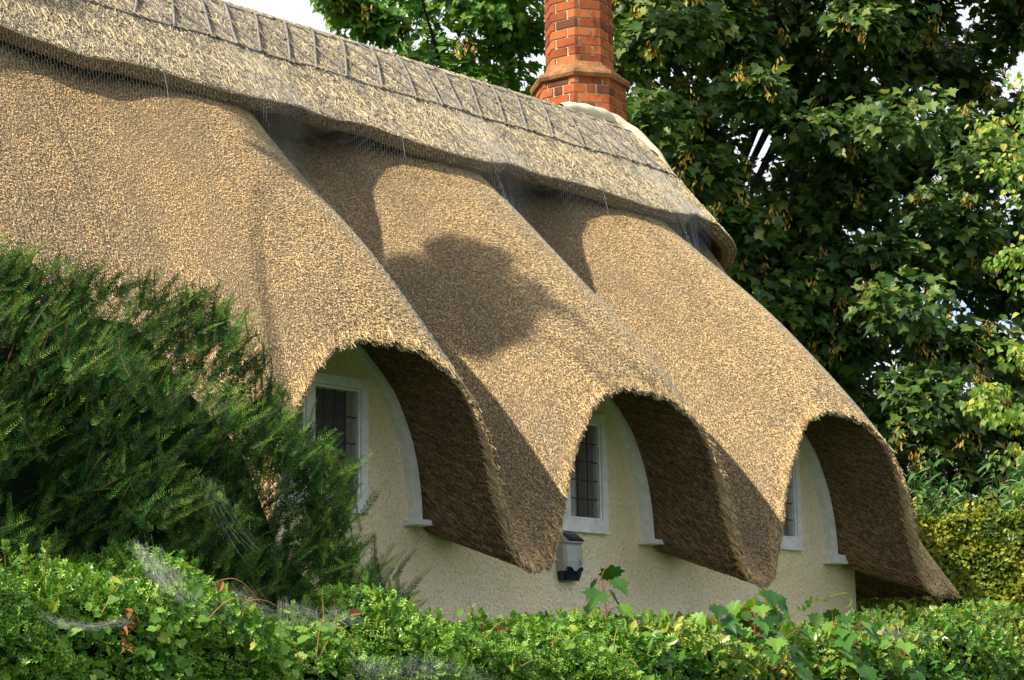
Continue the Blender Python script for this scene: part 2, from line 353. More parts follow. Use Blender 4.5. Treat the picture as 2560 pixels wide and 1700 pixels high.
# ragged reed ends round the lip
wl = rng.uniform(WV0, NW - 30, 26000); tl = 1 - rng.random(len(wl)) ** 2 * .015
n_, d_, s_ = roofN(wl, np.minimum(tl, .99)); n = len(wl)
ax = nrm(d_ + n_ * rng.normal(.05, .15, n)[:, None] + s_ * rng.normal(0, .18, n)[:, None])
straws(rb, roofP(wl, np.minimum(tl, 1.0)) - n_ * rng.uniform(0, .03, n)[:, None] + ax * rng.uniform(-.012, .020, n)[:, None], ax, n_, s_, rng.uniform(.05, .1, n), rng.uniform(.0014, .0030, n), 2)
wl = rng.uniform(WV0, NW - 30, 500); tl = np.where(rng.random(500) < .5, 1.0, rng.uniform(.25, 1, 500)); n_, d_, s_ = roofN(wl, np.minimum(tl, .99)); n = 500
ax = nrm(d_ + n_ * rng.normal(.10, .12, n)[:, None] + s_ * rng.normal(0, .35, n)[:, None])
straws(rb, roofP(wl, np.minimum(tl, 1.0)) + n_ * .006 + ax * rng.uniform(.015, .05, n)[:, None], ax, n_, s_, rng.uniform(.08, .16, n), rng.uniform(.0014, .0026, n), 2)
# stalks lying along the cut faces
wv, q = area_sample(cutP, WV0, NW - 30, .02, 1.0, 11000)
n_, d_, s_ = cutN(wv, q); n = len(wv)
up_ = rng.normal(9, 5, n) * (0.3 + q); tilt = np.radians(up_)[:, None]
sl_ = np.array([0, -.80, -.60]) + rng.normal(0, .10, (n, 3)); sl_ = nrm(sl_ - n_ * (sl_ * n_).sum(-1, keepdims=True))
ax = nrm(sl_ * np.cos(tilt) + n_ * np.sin(tilt))
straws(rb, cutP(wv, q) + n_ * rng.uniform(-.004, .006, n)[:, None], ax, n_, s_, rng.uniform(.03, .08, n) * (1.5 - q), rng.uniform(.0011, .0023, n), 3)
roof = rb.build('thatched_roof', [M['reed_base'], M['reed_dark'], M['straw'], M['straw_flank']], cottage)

# ridge cap: a second thinner coat over the ridge, its lower edge waving with the dormers
def capT(wv):
    x = lerpc(CR, wv)[..., 0]; k_ = lerpc(CK, wv)
    g = np.where(x < XC[0] - PER / 2, 0, .5 + .5 * np.cos(2 * np.pi * (x - XC[0]) / PER)) * (1 - k_)
    return .345 + .078 * g ** 1.4 - .085 * np.clip((-1.45 - x) / .65, 0, 1) - .02 * k_ + .0015 * np.sin(x * 9) + .001 * np.sin(x * 23)
CT = .15
def capS(wv, t):
    """the surface under the cap: half way between the thatch and a plain slope level with the crests"""
    P = roofP(wv, t); wv, t = np.broadcast_arrays(np.asarray(wv, float), np.asarray(t, float)); R_, k_ = lerpc(CR, wv), lerpc(CK, wv)
    Lc = R_.copy(); Lc[..., 1] = -.86; Lc[..., 2] = .98 + ZS
    Q = R_ + (Lc - R_) * t[..., None]; Q[..., 0] = P[..., 0]; Q[..., 2] = Q[..., 2] - .09 * np.clip(1 - t / .12, 0, 1) ** 2
    bl = np.clip((R_[..., 0] - XC[0]) / 2.4 + 1, 0, 1); bl = (.78 * (bl * bl * (3 - 2 * bl)) * (1 - k_))[..., None]
    return P * (1 - bl) + Q * bl
def capN(wv, t, e=.003):
    a = capS(wv + .6, t) - capS(wv - .6, t); b = capS(wv, t + e) - capS(wv, t - e); return nrm(np.cross(b, a))
def capP(wv, s):
    """s 0 at the back, .25 ridge, 1 at the front edge"""
    wv, s = np.broadcast_arrays(np.asarray(wv, float), np.asarray(s, float))
    t = np.clip((s - .25) / .75, 0, 1) * capT(wv)
    n_ = capN(wv, np.maximum(t, .004))
    upv = np.zeros_like(n_); upv[..., 2] = 1; f = np.clip(t / .07, 0, 1)[..., None]
    nn = nrm(n_ * f + upv * (1 - f))
    P = capS(wv, t) + nn * CT
    back = np.clip((.25 - s) / .25, 0, 1)
    P[..., 1] += back * 1.0; P[..., 2] -= back ** 1.3 * 1.15
    return P
cb = MB()
ss = np.r_[np.linspace(0, .25, 8), np.linspace(.27, 1, 26)]
G = capP(ws[:, None], ss[None]); cb.grid(G, 0)
wt = capT(ws); n_, d_, _ = roofN(ws, wt)
nc_ = capN(ws, wt); edge = np.stack([G[:, -1], capS(ws, wt) - d_ * .05 + nc_ * .015, capS(ws, wt) - d_ * .30 - n_ * .02, roofP(ws, wt - .10) - n_ * .02], 1); cb.grid(edge, 0, False)
def cap_normal(wv, s, e=.01):
    a = capP(wv + .6, s) - capP(wv - .6, s); b = capP(wv, s + e) - capP(wv, s - e); return nrm(np.cross(b, a)), nrm(b), nrm(a)
wv, s = area_sample(capP, WV0 - 10, NW - 30, .12, 1.0, 7000)
n_, d_, s_ = cap_normal(wv, s); n = len(wv)
tilt = np.radians(rng.normal(8, 7, n))[:, None]
ax = nrm(d_ * np.cos(tilt) + n_ * np.sin(tilt) + s_ * rng.normal(0, .35, n)[:, None])
straws(cb, capP(wv, s) + n_ * rng.uniform(-.003, .012, n)[:, None], ax, n_, s_, rng.uniform(.04, .10, n), rng.uniform(.002, .0045, n), 1)
wl = rng.uniform(WV0 - 10, NW - 30, 8000); n = len(wl); sl = np.full(n, .985)
n_, d_, s_ = cap_normal(wl, sl)
ax = nrm(d_ + n_ * rng.normal(0, .1, n)[:, None] + s_ * rng.normal(0, .2, n)[:, None])
straws(cb, capP(wl, sl + .015) - n_ * rng.uniform(0, CT * .55, n)[:, None] + ax * rng.uniform(-.025, .008, n)[:, None], ax, n_, s_, rng.uniform(.05, .1, n), rng.uniform(.002, .0045, n), 1)
def w_of_x(x): return np.interp(x, CR[:NW - 62, 0], np.arange(NW - 62))
def cap_line(x, s, h=.012):
    wv = w_of_x(np.asarray(x, float)); s = np.asarray(s, float); n_, _, _ = cap_normal(wv, s); return capP(wv, s) + n_ * h
for k_ in range(-21, 37):                  # twisted spar heads where the rods cross, and a stitched row lower down
    x0 = k_ * .16
    for tv, dx in (((.13, .10), (.34, 0), (.55, -.10)) if k_ % 2 == 0 else ((.13, 0), (.55, 0))):
        sv = .25 + .75 * tv
        p = cap_line(np.array([x0 + dx - .03, x0 + dx, x0 + dx + .03]), np.array([sv - .004, sv, sv + .01]), .030); cb.tube(p, .009, 5, 3 if k_ % 3 else 2)
for x0 in np.arange(-3.6, 5.8, .13):
    x0 += rng.normal(0, .015); p = cap_line(np.array([x0, x0 + .004, x0 + .01]), np.array([.80, .82, .845]) + rng.normal(0, .008), .012); cb.tube(p, .008, 4, 3)
cap = cb.build('ridge_cap', [M['cap_base'], M['straw_cap'], M['hazel'], M['peg']], roof)

# hazel rods pegged on the cap in a diamond lattice between two long rods
def cap_t(x, t, h=.012):                   # t: share of the slope below the ridge
    wv = w_of_x(np.asarray(x, float)); return cap_line(x, .25 + .75 * np.asarray(t, float), h)
S0, S1 = .13, .55
for sv in (S0, S1):
    x = np.linspace(-4.5, 5.85, 120)
    MB().tube(cap_t(x, sv + .012 * np.sin(x * 5)), .013, 6).build('hazel_rod', M['hazel'], roof)
pitch = .32
for k_ in range(-10, 19):
    for sg in (1, -1):
        x0 = k_ * pitch; hw = .19 if sg == 1 else .25; xs = np.linspace(x0 - hw, x0 + hw, 8)
        if xs[-1] > 5.8: continue
        f = np.linspace(0, 1, 8); sv = (S1 + .015) + (S0 - S1 - .03) * f if sg == 1 else (S0 - .015) + (S1 - S0 + .03) * f
        MB().tube(cap_t(xs + rng.normal(0, .012), sv, .026 if sg == 1 else .018), .0115 if sg == 1 else .0125, 6).build('hazel_rod', M['hazel'], roof)

# galvanised netting pegged over the whole roof: hexagons of thin wire
def netP(x, t):
    wv = w_of_x(x); n_, _, _ = roofN(wv, np.clip(t, .004, .995)); T_ = capT(wv)
    f = np.clip((t - T_) / .055, 0, 1)[:, None]; nc = capN(wv, np.clip(t, .004, .995))
    return (capS(wv, t) + nc * (CT + .014)) * (1 - f) + (roofP(wv, t) + n_ * .014) * f, n_
cw, ch = .026, .0052
nx_, nt_ = int((5.7 + 4.6) / cw), int(.96 / (ch * 1.5))
ii, jj = np.meshgrid(np.arange(nx_), np.arange(nt_), indexing='ij'); ii = ii.ravel(); jj = jj.ravel()
hx = -4.6 + cw * (ii + .5 * (jj % 2)) + .004 * np.sin(jj * .05); ht = .02 + ch * 1.5 * jj
a0 = np.r_[hx, hx, hx]; b0 = np.r_[ht, ht, ht]
a1 = np.r_[hx, hx + cw / 2, hx - cw / 2]; b1 = np.r_[ht + ch, ht - ch / 2, ht - ch / 2]
pa_, na_ = netP(a0, b0); pb_, _ = netP(a1, b1)
d_ = nrm(pb_ - pa_); sd_ = nrm(np.cross(d_, na_)) * .00058; ud_ = na_ * .00075
nb = MB(); V = np.stack([pa_ - sd_, pb_ - sd_, pb_ + sd_, pa_ + sd_, pa_ - ud_, pb_ - ud_, pb_ + ud_, pa_ + ud_], 1).reshape(-1, 3); o = (np.arange(len(pa_)) * 8)[:, None, None]
nb.add(V, (np.array([(0, 1, 2, 3), (4, 5, 6, 7)])[None] + o).reshape(-1, 4))
for x0 in (-.9, 1.5, 4.0):      # seams where two widths of net are laced
    t_ = np.linspace(.19, .19 + rng.uniform(.2, .34), 14); p_, _ = netP(np.full(14, x0) + .03 * np.sin(t_ * 20), t_); nb.tube(p_, .0014, 4)
nb.build('wire_netting', plain('galvanised wire', (.22, .24, .275), .45, .5), roof)

# ------------------------------------------------------------------ walls
win = [(-1.02, .0), (1.55, 2.48), (4.05, 5.02)]        # window openings (x0, x1), sill 0, head .87
XW0, XW1 = -7.3, 5.85
def wall_top(x):
    z = np.full_like(x, -.12)
    for c in XC:
        r = np.abs(x - c); m = r < 1.25; z[m] = np.interp(r[m], inn[:, 0], inn[:, 1]) + .03
    return z
xs = np.unique(np.r_[np.linspace(XW0, XW1, 150), [a for p in win for a in p]])
zt = wall_top(xs); wb = MB()
for i in range(len(xs) - 1):
    xa, xb = xs[i], xs[i + 1]; xm = .5 * (xa + xb)
    op = any(a < xm < b for a, b in win)
    for lo, hi_a, hi_b in ([(-1.6, 0.0, 0.0), (.87, zt[i], zt[i + 1])] if op else [(-1.6, zt[i], zt[i + 1])]):
        wb.add([(xa, 0, lo + ZS), (xb, 0, lo + ZS), (xb, 0, hi_b + ZS), (xa, 0, hi_a + ZS)], [(0, 1, 2, 3)])
for a, b in win:                                        # reveals
    for q in (((a, 0, 0), (a, .2, 0), (a, .2, .87), (a, 0, .87)), ((b, 0, 0), (b, 0, .87), (b, .2, .87), (b, .2, 0)), ((a, 0, 0), (b, 0, 0), (b, .2, 0), (a, .2, 0)), ((a, 0, .87), (a, .2, .87), (b, .2, .87), (b, 0, .87))):
        wb.add(np.array(q) + (0, 0, ZS), [(0, 1, 2, 3)])
wb.add(np.array([(XW1, 0, -1.6), (XW1, 5.6, -1.6), (XW1, 5.6, -.1), (XW1, 2.8, 4.2), (XW1, .3, .3), (XW1, 0, -.12)]) + (0, 0, ZS), [(0, 1, 2, 3, 4, 5)])
wb.add(np.array([(XW0, 0, -1.6), (XW0, 5.6, -1.6), (XW0, 5.6, -.1), (XW0, 2.8, 4.2), (XW0, .3, .3), (XW0, 0, -.12)]) + (0, 0, ZS), [(0, 1, 2, 3, 4, 5)])
wb.add(np.array([(XW0, 5.6, -1.6), (XW1, 5.6, -1.6), (XW1, 5.6, -.1), (XW0, 5.6, -.1)]) + (0, 0, ZS), [(0, 1, 2, 3)])
wall = wb.build('wall', M['stucco'], cottage)

def window(a, b, mull, leads, curt):
    fr = MB(); d0 = -.032
    w_ = .042
    fr.box(a - .02, a + w_, d0, .06, ZS - .03, ZS + .90); fr.box(b - w_, b + .02, d0, .06, ZS - .03, ZS + .90)
    fr.box(a + w_, b - w_, d0 + .002, .06, ZS + .87 - w_, ZS + .90); fr.box(a + w_, b - w_, d0 + .002, .06, ZS - .03, ZS + w_)
    fr.box(mull - .03, mull + .03, d0 + .004, .06, ZS + w_, ZS + .87 - w_)
    o = fr.build('window', M['white'], cottage)
    MB().box(a - .02, b + .02, -.045, .02, ZS - .06, ZS - .032).build('sill', M['white'], o)
    for x0, x1 in ((a + w_, mull - .03), (mull + .03, b - w_)):
        c = MB(); e = .021
        c.box(x0 + .003, x0 + e, d0 + .012, .05, ZS + w_ + .003, ZS + .87 - w_ - .003); c.box(x1 - e, x1 - .003, d0 + .012, .05, ZS + w_ + .003, ZS + .87 - w_ - .003)
        c.box(x0 + e, x1 - e, d0 + .014, .05, ZS + w_ + .003, ZS + w_ + e); c.box(x0 + e, x1 - e, d0 + .014, .05, ZS + .87 - w_ - e, ZS + .87 - w_ - .003)
        c.build('casement', M['white'], o)
        MB().add([(x0 + e, .012, ZS + w_ + e), (x1 - e, .012, ZS + w_ + e), (x1 - e, .012, ZS + .87 - w_ - e), (x0 + e, .012, ZS + .87 - w_ - e)], [(0, 1, 2, 3)]).build('pane', M['glass'], o)
        l = MB()
        for kx in range(1, leads[0]):
            x = x0 + e + (x1 - x0 - 2 * e) * kx / leads[0]; l.box(x - .0045, x + .0045, .004, .011, ZS + w_ + e, ZS + .87 - w_ - e)
        for kz in range(1, leads[1]):
            z = ZS + w_ + e + (.87 - 2 * w_ - 2 * e) * kz / leads[1]; l.box(x0 + e, x1 - e, .002, .0095, z - .0045, z + .0045)
        l.build('leading', M['lead'], o)
    for x0, x1, yy in curt:
        xs_ = np.linspace(x0, x1, 40); G = np.stack([np.stack([xs_, yy + .02 * np.sin(xs_ * 75 + .6 * np.sin(xs_ * 20)), np.full(40, z)], 1) for z in (ZS + .02, ZS + .86)], 1)
        MB().grid(G).build('curtain', M['curtain'], o)
    return o
window(*win[0], -.50, (4, 4), [(-.55, -.30, .16)])
window(*win[1], 2.03, (3, 5), [(2.22, 2.30, .14)])
window(*win[2], 4.50, (3, 5), [(4.1, 5.0, .15)])

# white posts bent round each arch, with a ledge at the foot
for ci, c in enumerate(XC):
    for sg in (1, -1):
        r = np.array([(x - .022, z) for x, z in inn[1:10]]); r = np.vstack([[.06, 1.335], r]); r[-1] = (inn[9, 0] - .03, -.085)
        rr_, _ = resample(np.c_[r, r], 40); r = rr_[:, :2]
        tg = nrm(np.gradient(r, axis=0)); nn = np.c_[tg[:, 1], -tg[:, 0]]; nn *= np.sign((nn * (np.array([0, .3]) - r)).sum(1))[:, None]
        ins = r + nn * .045
        prof = [(r, .0), (r, -.105), (ins, -.105), (ins, .0)]
        G = np.stack([np.stack([c + sg * p[:, 0], np.full(len(p), y), p[:, 1] + ZS], 1) for p, y in prof + prof[:1]], 1)
        b_ = MB().grid(G, 0, False); ob = b_.build('arch_post', M['white'], cottage)
        x0 = c + sg * (inn[9, 0] - .125); x1 = c + sg * (inn[9, 0] + .08); dz = -.04 if ci == 2 else 0
        l = MB(); l.box(min(x0, x1), max(x0, x1), -.15, .0, ZS - .118 + dz, ZS - .08 + (0 if ci < 2 else .0)); l.build('ledge', M['white'], ob)

# ------------------------------------------------------------------ chimney: octagonal stack of real bricks
M['brick'] = straw_mat('red brick', [(0, (.12, .04, .022)), (.2, (.26, .062, .022)), (.65, (.37, .092, .027)), (1, (.46, .15, .05))], .85, ((.33, (.38, .40, .42)), (.47, (.86, .84, .82)), (.62, (1, 1, 1)), (.75, (1.25, 1.2, 1.15))), 4.0)
M['mortar'] = plain('lime mortar', (.47, .40, .27), .9, .1, noise=9, amt=.45)
CX, CY = 5.93, 3.45
def octa(rad, rot=math.radians(-75.9 + 22.5)):
    th = rot + np.arange(8) * math.pi / 4; return np.c_[CX + rad * np.cos(th), CY + rad * np.sin(th)]
def stack(rad, z0, z1, mb, mm, rh=.107, bl=.30):
    V = octa(rad); base = np.vstack([np.c_[V, np.full(8, z0)], np.c_[V, np.full(8, z1)]])
    mm.add(base, [(i, (i + 1) % 8, 8 + (i + 1) % 8, 8 + i) for i in range(8)]); mm.add(np.c_[V, np.full(8, z1)], [tuple(range(8))])
    Vo = octa(rad + .012); sl = np.linalg.norm(Vo[1] - Vo[0]); per = 8 * sl
    def pt(s): s %= per; i = int(s // sl) % 8; f = s / sl - int(s // sl); return Vo[i] * (1 - f) + Vo[(i + 1) % 8] * f
    Vi = octa(rad - .02); sli = np.linalg.norm(Vi[1] - Vi[0])
    def pti(s): s = (s % per) / sl * sli; i = int(s // sli) % 8; f = s / sli - int(s // sli); return Vi[i] * (1 - f) + Vi[(i + 1) % 8] * f
    row = 0; z = z0
    while z < z1 - .02:
        za, zb = z + .009, min(z + rh - .009, z1); nb = 2 * 8 if bl < .25 else 8; s = (row % 2) * sl * .5 + .05
        cuts = []
        for k_ in range(8): cuts += [s + k_ * sl] if rad < .45 else [s + k_ * sl, s + k_ * sl + sl * .70]
        cuts = sorted(cuts); 
        for k_ in range(len(cuts)):
            a = cuts[k_] + .011 + rng.uniform(-.004, .004); b = (cuts[k_ + 1] if k_ + 1 < len(cuts) else cuts[0] + per) - .011
            pts = [a] + [q * sl for q in range(int(a // sl) + 1, int(b // sl) + 1) if a < q * sl < b] + [b]
            jit = rng.uniform(-.002, .004); O = np.array([pt(q) for q in pts]); c_ = np.array([CX, CY]); O = c_ + (O - c_) * (1 + jit)
            I_ = np.array([pti(q) for q in pts]); m_ = len(pts)
            V_ = np.vstack([np.c_[O, np.full(m_, za)], np.c_[O, np.full(m_, zb)], np.c_[I_, np.full(m_, za)], np.c_[I_, np.full(m_, zb)]])
            F = []
            for q in range(m_ - 1): F += [(q, q + 1, m_ + q + 1, m_ + q), (m_ + q, m_ + q + 1, 3 * m_ + q + 1, 3 * m_ + q), (q + 1, q, 2 * m_ + q, 2 * m_ + q + 1)]
            F += [(0, m_, 3 * m_, 2 * m_), (m_ - 1, 3 * m_ - 1, 4 * m_ - 1, 2 * m_ - 1)]
            mb.add(V_, F)
        z += rh; row += 1
chim = empty('chimney', (CX, CY, ZS + 3.6)); chim.parent = cottage; chim.matrix_parent_inverse = cottage.matrix_world.inverted()
bm_, mm_ = MB(), MB(); stack(.505, ZS + 3.6, ZS + 5.39, bm_, mm_)
mm_.m = [m + 1 for m in mm_.m]
def merge(a, b):
    for v, f, m, s_ in zip(b.v, [None] * len(b.v), b.m, b.sm): pass
    off = a.n
    a.v += b.v; a.f += [f + off for f in b.f]; a.m += b.m; a.sm += b.sm; a.n += b.n; return a
merge(bm_, mm_).build('chimney_base', [M['brick'], M['mortar']], chim)
bm_, mm_ = MB(), MB(); stack(.375, ZS + 5.59, ZS + 8.4, bm_, mm_)
mm_.m = [m + 1 for m in mm_.m]; merge(bm_, mm_).build('chimney_shaft', [M['brick'], M['mortar']], chim)
M['moulding'] = plain('mossy brick moulding', (.30, .15, .07), .85, .1, noise=7, amt=.55, bump=(40, .6, .02))
prof = [(.505, 5.42), (.555, 5.425), (.572, 5.46), (.555, 5.50), (.52, 5.52), (.485, 5.54), (.46, 5.58), (.42, 5.60), (.40, 5.64), (.37, 5.66)]
G = np.stack([np.c_[np.vstack([octa(r), octa(r)[:1]]), np.full(9, z + ZS - .03)] for r, z in prof], 0)
MB().grid(G, 0, False).build('chimney_moulding', M['moulding'], chim)

# cream cement fillet along the ridge at the foot of the chimney
ra = w_of_x(np.linspace(4.98, xe, 16)); kc = int(np.searchsorted(CK, .45, side='left')); kc = np.where(CK > .45)[0][0]
pth = np.vstack([capP(ra, np.full(16, .25)), capP(np.linspace(ra[-1] + 3, kc, 6), np.linspace(.27, .34, 6)), capP(np.full(10, float(kc)), np.linspace(.37, .60, 10))])
for _ in range(3): pth[1:-1] = .25 * pth[:-2] + .5 * pth[1:-1] + .25 * pth[2:]
f = np.linspace(0, 1, len(pth)); tg = nrm(np.gradient(pth, axis=0)); side = nrm(np.cross(tg, [0, 0, 1])); upn = np.cross(side, tg)
rad = np.interp(f, [0, .08, .3, .7, .92, 1], [.04, .09, .115, .09, .05, .01]) + .006 * np.sin(f * 40); fl = []
for i in range(len(pth)): fl.append([pth[i] + upn[i] * (.02 + rad[i] * math.sin(a)) + side[i] * rad[i] * 1.5 * math.cos(a) + np.array([0, .05, 0]) for a in np.linspace(-.5, math.pi + .5, 13)])
MB().grid(np.array(fl)).build('flashing', M['cement'], chim)

# ------------------------------------------------------------------ alarm box on the wall below the middle window
al = empty('alarm_box', (2.03, 0, ZS - .27))
tag(al, 'grey plastic alarm box with a dark blue base and solar panel on the wall', 'alarm box')
def loft(sections):                       # sections: list of (z, half width, depth) -> rounded front
    G = []
    for z, hw, d in sections:
        G.append([(2.03 - hw, -.004, z), (2.03 - hw * 1.0, -d * .72, z), (2.03 - hw * .80, -d * .93, z), (2.03 - hw * .3, -d, z), (2.03 + hw * .3, -d, z), (2.03 + hw * .80, -d * .93, z), (2.03 + hw, -d * .72, z), (2.03 + hw, -.004, z)])
    return np.array(G)
M['abs'] = plain('grey plastic', (.42, .43, .40), .45, .4, noise=6, amt=.1)
M['blue'] = plain('dark blue lens', (.006, .008, .028), .25, .5)
M['solar'] = plain('solar cell', (.012, .014, .03), .2, .5)
zb = ZS - .45
b_ = MB(); S = loft([(zb + .075, .098, .105), (zb + .15, .108, .118), (zb + .24, .108, .112), (zb + .285, .102, .098), (zb + .292, .104, .128), (zb + .30, .104, .128), (zb + .375, .085, .03), (zb + .378, .08, .01)])
b_.grid(S, 0, False); b_.build('housing', M['abs'], al)
b_ = MB(); S = loft([(zb, .070, .07), (zb + .003, .085, .085), (zb + .04, .094, .098), (zb + .0765, .0995, .1065)]); b_.grid(S, 0, False); b_.add(S[0], [tuple(range(8))]); 
# two scallops of the blue cover rise over the grey front
for sg in (-1, 1):
    b_.add([(2.03 + sg * .012, -.1075, zb + .075), (2.03 + sg * .09, -.1015, zb + .075), (2.03 + sg * .094, -.103, zb + .105), (2.03 + sg * .07, -.1115, zb + .108), (2.03 + sg * .04, -.1125, zb + .10)], [(0, 1, 2, 3, 4)])
b_.build('lens_cover', M['blue'], al)
p0 = np.array([(2.03 - .075, -.1285, zb + .306), (2.03 + .075, -.1285, zb + .306), (2.03 + .066, -.048, zb + .366), (2.03 - .066, -.048, zb + .366)])
b_ = MB(); b_.add(np.vstack([p0, p0 + (0, -.006, .008)]), [(4, 5, 6, 7), (0, 1, 5, 4), (1, 2, 6, 5), (2, 3, 7, 6), (3, 0, 4, 7)]); b_.build('solar_panel', M['solar'], al)
a_ = np.linspace(-1.4, 2.6, 12); MB().tube(np.r_[[(2.055, -.1195, zb + .175)], np.c_[2.068 + .014 * np.cos(a_), np.full(12, -.1185), zb + .14 + .018 * np.sin(a_)]], .0018, 4).build('emblem', plain('faded emblem', (.25, .27, .22), .5), al)

# ------------------------------------------------------------------ foreground: hedges
L_ = leaf_mat
M['holly'] = L_('holly blade', [(0, (.016, .07, .012)), (.5, (.065, .20, .02)), (1, (.21, .42, .045))], .38, .32, .35, patch=1.6)
M['holly_edge'] = L_('holly margin', [(0, (.05, .17, .018)), (.5, (.16, .34, .035)), (1, (.36, .50, .08))], .35, .2, .5)
M['var'] = L_('variegated blade', [(0, (.02, .09, .015)), (.5, (.07, .21, .02)), (1, (.17, .34, .035))], .3, .15, .5, patch=1.5)
M['var_edge'] = L_('cream margin', [(0, (.06, .18, .02)), (.45, (.18, .30, .04)), (.75, (.42, .42, .08)), (1, (.60, .55, .22))], .35, .25, .5, patch=1.5)
M['vine'] = L_('vine leaf', [(0, (.06, .17, .03)), (.5, (.14, .29, .04)), (.9, (.24, .40, .06)), (1, (.42, .44, .06))], .5, .35, .35)
M['maple'] = L_('sycamore leaf', [(0, (.016, .055, .014)), (.4, (.05, .12, .022)), (.8, (.11, .195, .034)), (1, (.25, .30, .07))], .45, .35, .4)
M['sapling'] = L_('sapling leaf', [(0, (.022, .09, .014)), (.5, (.055, .175, .024)), (1, (.15, .31, .042))], .42, .35, .35)
M['dead'] = L_('dead leaf', [(0, (.13, .055, .02)), (.6, (.26, .11, .04)), (1, (.45, .22, .08))], .7, .2, .2)
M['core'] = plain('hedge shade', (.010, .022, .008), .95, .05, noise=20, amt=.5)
TOP = np.array([(-6.5, -.70), (-4.12, -.74), (-3.95, -.73), (-3.75, -.76), (-3.47, -.72), (-3.33, -.77), (-3.21, -.81), (-3.01, -.91), (-2.7, -.94), (-2.26, -.90), (-2.0, -.93), (-1.76, -.94), (-1.42, -.97), (-.9, -.98), (-.58, -.93), (.13, -.90), (1.0, -.95), (1.94, -.94), (2.24, -.87), (2.98, -.79), (4.51, -.76), (7, -.74)])
HY, HD = -2.5, .55                        # hedge middle and half depth
def hedge_pts(n, x0, x1, depth=.16):
    """points in the outer shell of the hedge, with outward normals"""
    x = rng.uniform(x0, x1, n); top = np.interp(x, TOP[:, 0], TOP[:, 1]) + ZS
    a = rng.uniform(0, 1, n) ** .8        # 0 front foot .. 1 back of the rounded top
    ztop = top - .02
    prof_y = np.where(a < .6, HY - HD, HY - HD * np.cos((a - .6) / .4 * math.pi * .75)); front = a < .6
    zf = ztop - .30; z = np.where(front, zf - (1 - a / .6) * .95, zf + .30 * np.sin(np.clip((a - .6) / .4 * math.pi * .75, 0, math.pi / 2 * 1.2)))
    nx = np.zeros(n); ny = np.where(front, -1, -np.cos((a - .6) / .4 * math.pi * .75)); nz = np.where(front, .25, np.sin((a - .6) / .4 * math.pi * .75))
    Nn = nrm(np.stack([nx, ny, nz], -1))
    lump = .05 * np.sin(x * 5.1 + z * 3) + .05 * np.sin(x * 11.3 + z * 9 + 1) + .03 * np.sin(z * 17 + x * 4)
    d = lump - rng.random(n) ** 1.5 * depth
    return np.stack([x, prof_y, z], -1) + Nn * d[:, None], Nn
def hedge_leaves(mb, tpl, mi, n, x0, x1, size, depth=.16, upb=.5):
    P, Nn = hedge_pts(n, x0, x1, depth)
    nor = nrm(Nn * .7 + rvec(n) * .75 + np.array([-.15, -.1, .45])); tip = nrm(rvec(n) + Nn * .5 + np.array([0, 0, upb]))
    scatter(mb, tpl[0], tpl[1], P, frames(tip, nor), size * rng.uniform(.7, 1.25, n), mi, rng.uniform(-.1, .3, n))
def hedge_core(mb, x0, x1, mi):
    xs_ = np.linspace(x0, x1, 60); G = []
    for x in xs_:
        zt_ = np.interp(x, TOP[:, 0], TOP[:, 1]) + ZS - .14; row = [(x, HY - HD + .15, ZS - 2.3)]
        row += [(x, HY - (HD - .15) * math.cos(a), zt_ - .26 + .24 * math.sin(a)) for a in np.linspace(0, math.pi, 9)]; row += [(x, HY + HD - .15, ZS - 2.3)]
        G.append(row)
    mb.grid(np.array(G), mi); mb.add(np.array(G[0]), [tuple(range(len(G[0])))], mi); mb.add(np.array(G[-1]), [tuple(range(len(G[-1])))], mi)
hb = MB(); hedge_leaves(hb, HOLLY, HOLLY_M, 33000, -5.4, -.35, .052); 
# upright holly shoots standing out of the top
for x0 in np.r_[rng.uniform(-5, -.5, 26), -3.45, -3.42, -3.05, -2.3, -2.2, -.85]:
    h = rng.uniform(.05, .13); zt_ = np.interp(x0, TOP[:, 0], TOP[:, 1]) + ZS - .04; n = int(h / .008) + 6; f = rng.random(n); y0 = HY - rng.uniform(-.1, .4)
    lean = rng.normal(0, .25, 2); P = np.stack([x0 + lean[0] * h * f, y0 + lean[1] * h * f, zt_ + h * f], -1); th = rng.uniform(0, 6.28, n); out = np.stack([np.cos(th), np.sin(th), .5 + f], -1)
    scatter(hb, HOLLY[0], HOLLY[1], P, frames(nrm(out), nrm(np.array([0, 0, 1]) + rvec(n) * .5)), .05 * (1.1 - .5 * f), HOLLY_M)
    hb.tube([P.mean(0) * [1, 1, 0] + [0, 0, zt_ - .1], (x0 + lean[0] * h, y0 + lean[1] * h, zt_ + h)], .003, 4, 3)
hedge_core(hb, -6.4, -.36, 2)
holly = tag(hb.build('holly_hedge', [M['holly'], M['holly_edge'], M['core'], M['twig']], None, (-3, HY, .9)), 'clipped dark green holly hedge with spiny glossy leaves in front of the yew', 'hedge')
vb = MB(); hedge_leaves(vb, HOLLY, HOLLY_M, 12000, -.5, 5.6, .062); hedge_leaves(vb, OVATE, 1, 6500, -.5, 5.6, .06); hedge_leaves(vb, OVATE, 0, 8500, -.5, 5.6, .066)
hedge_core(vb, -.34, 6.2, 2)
varh = tag(vb.build('variegated_hedge', [M['var'], M['var_edge'], M['core']], None, (2.5, HY, .9)), 'rounded yellow variegated hedge in front of the cottage wall', 'hedge')

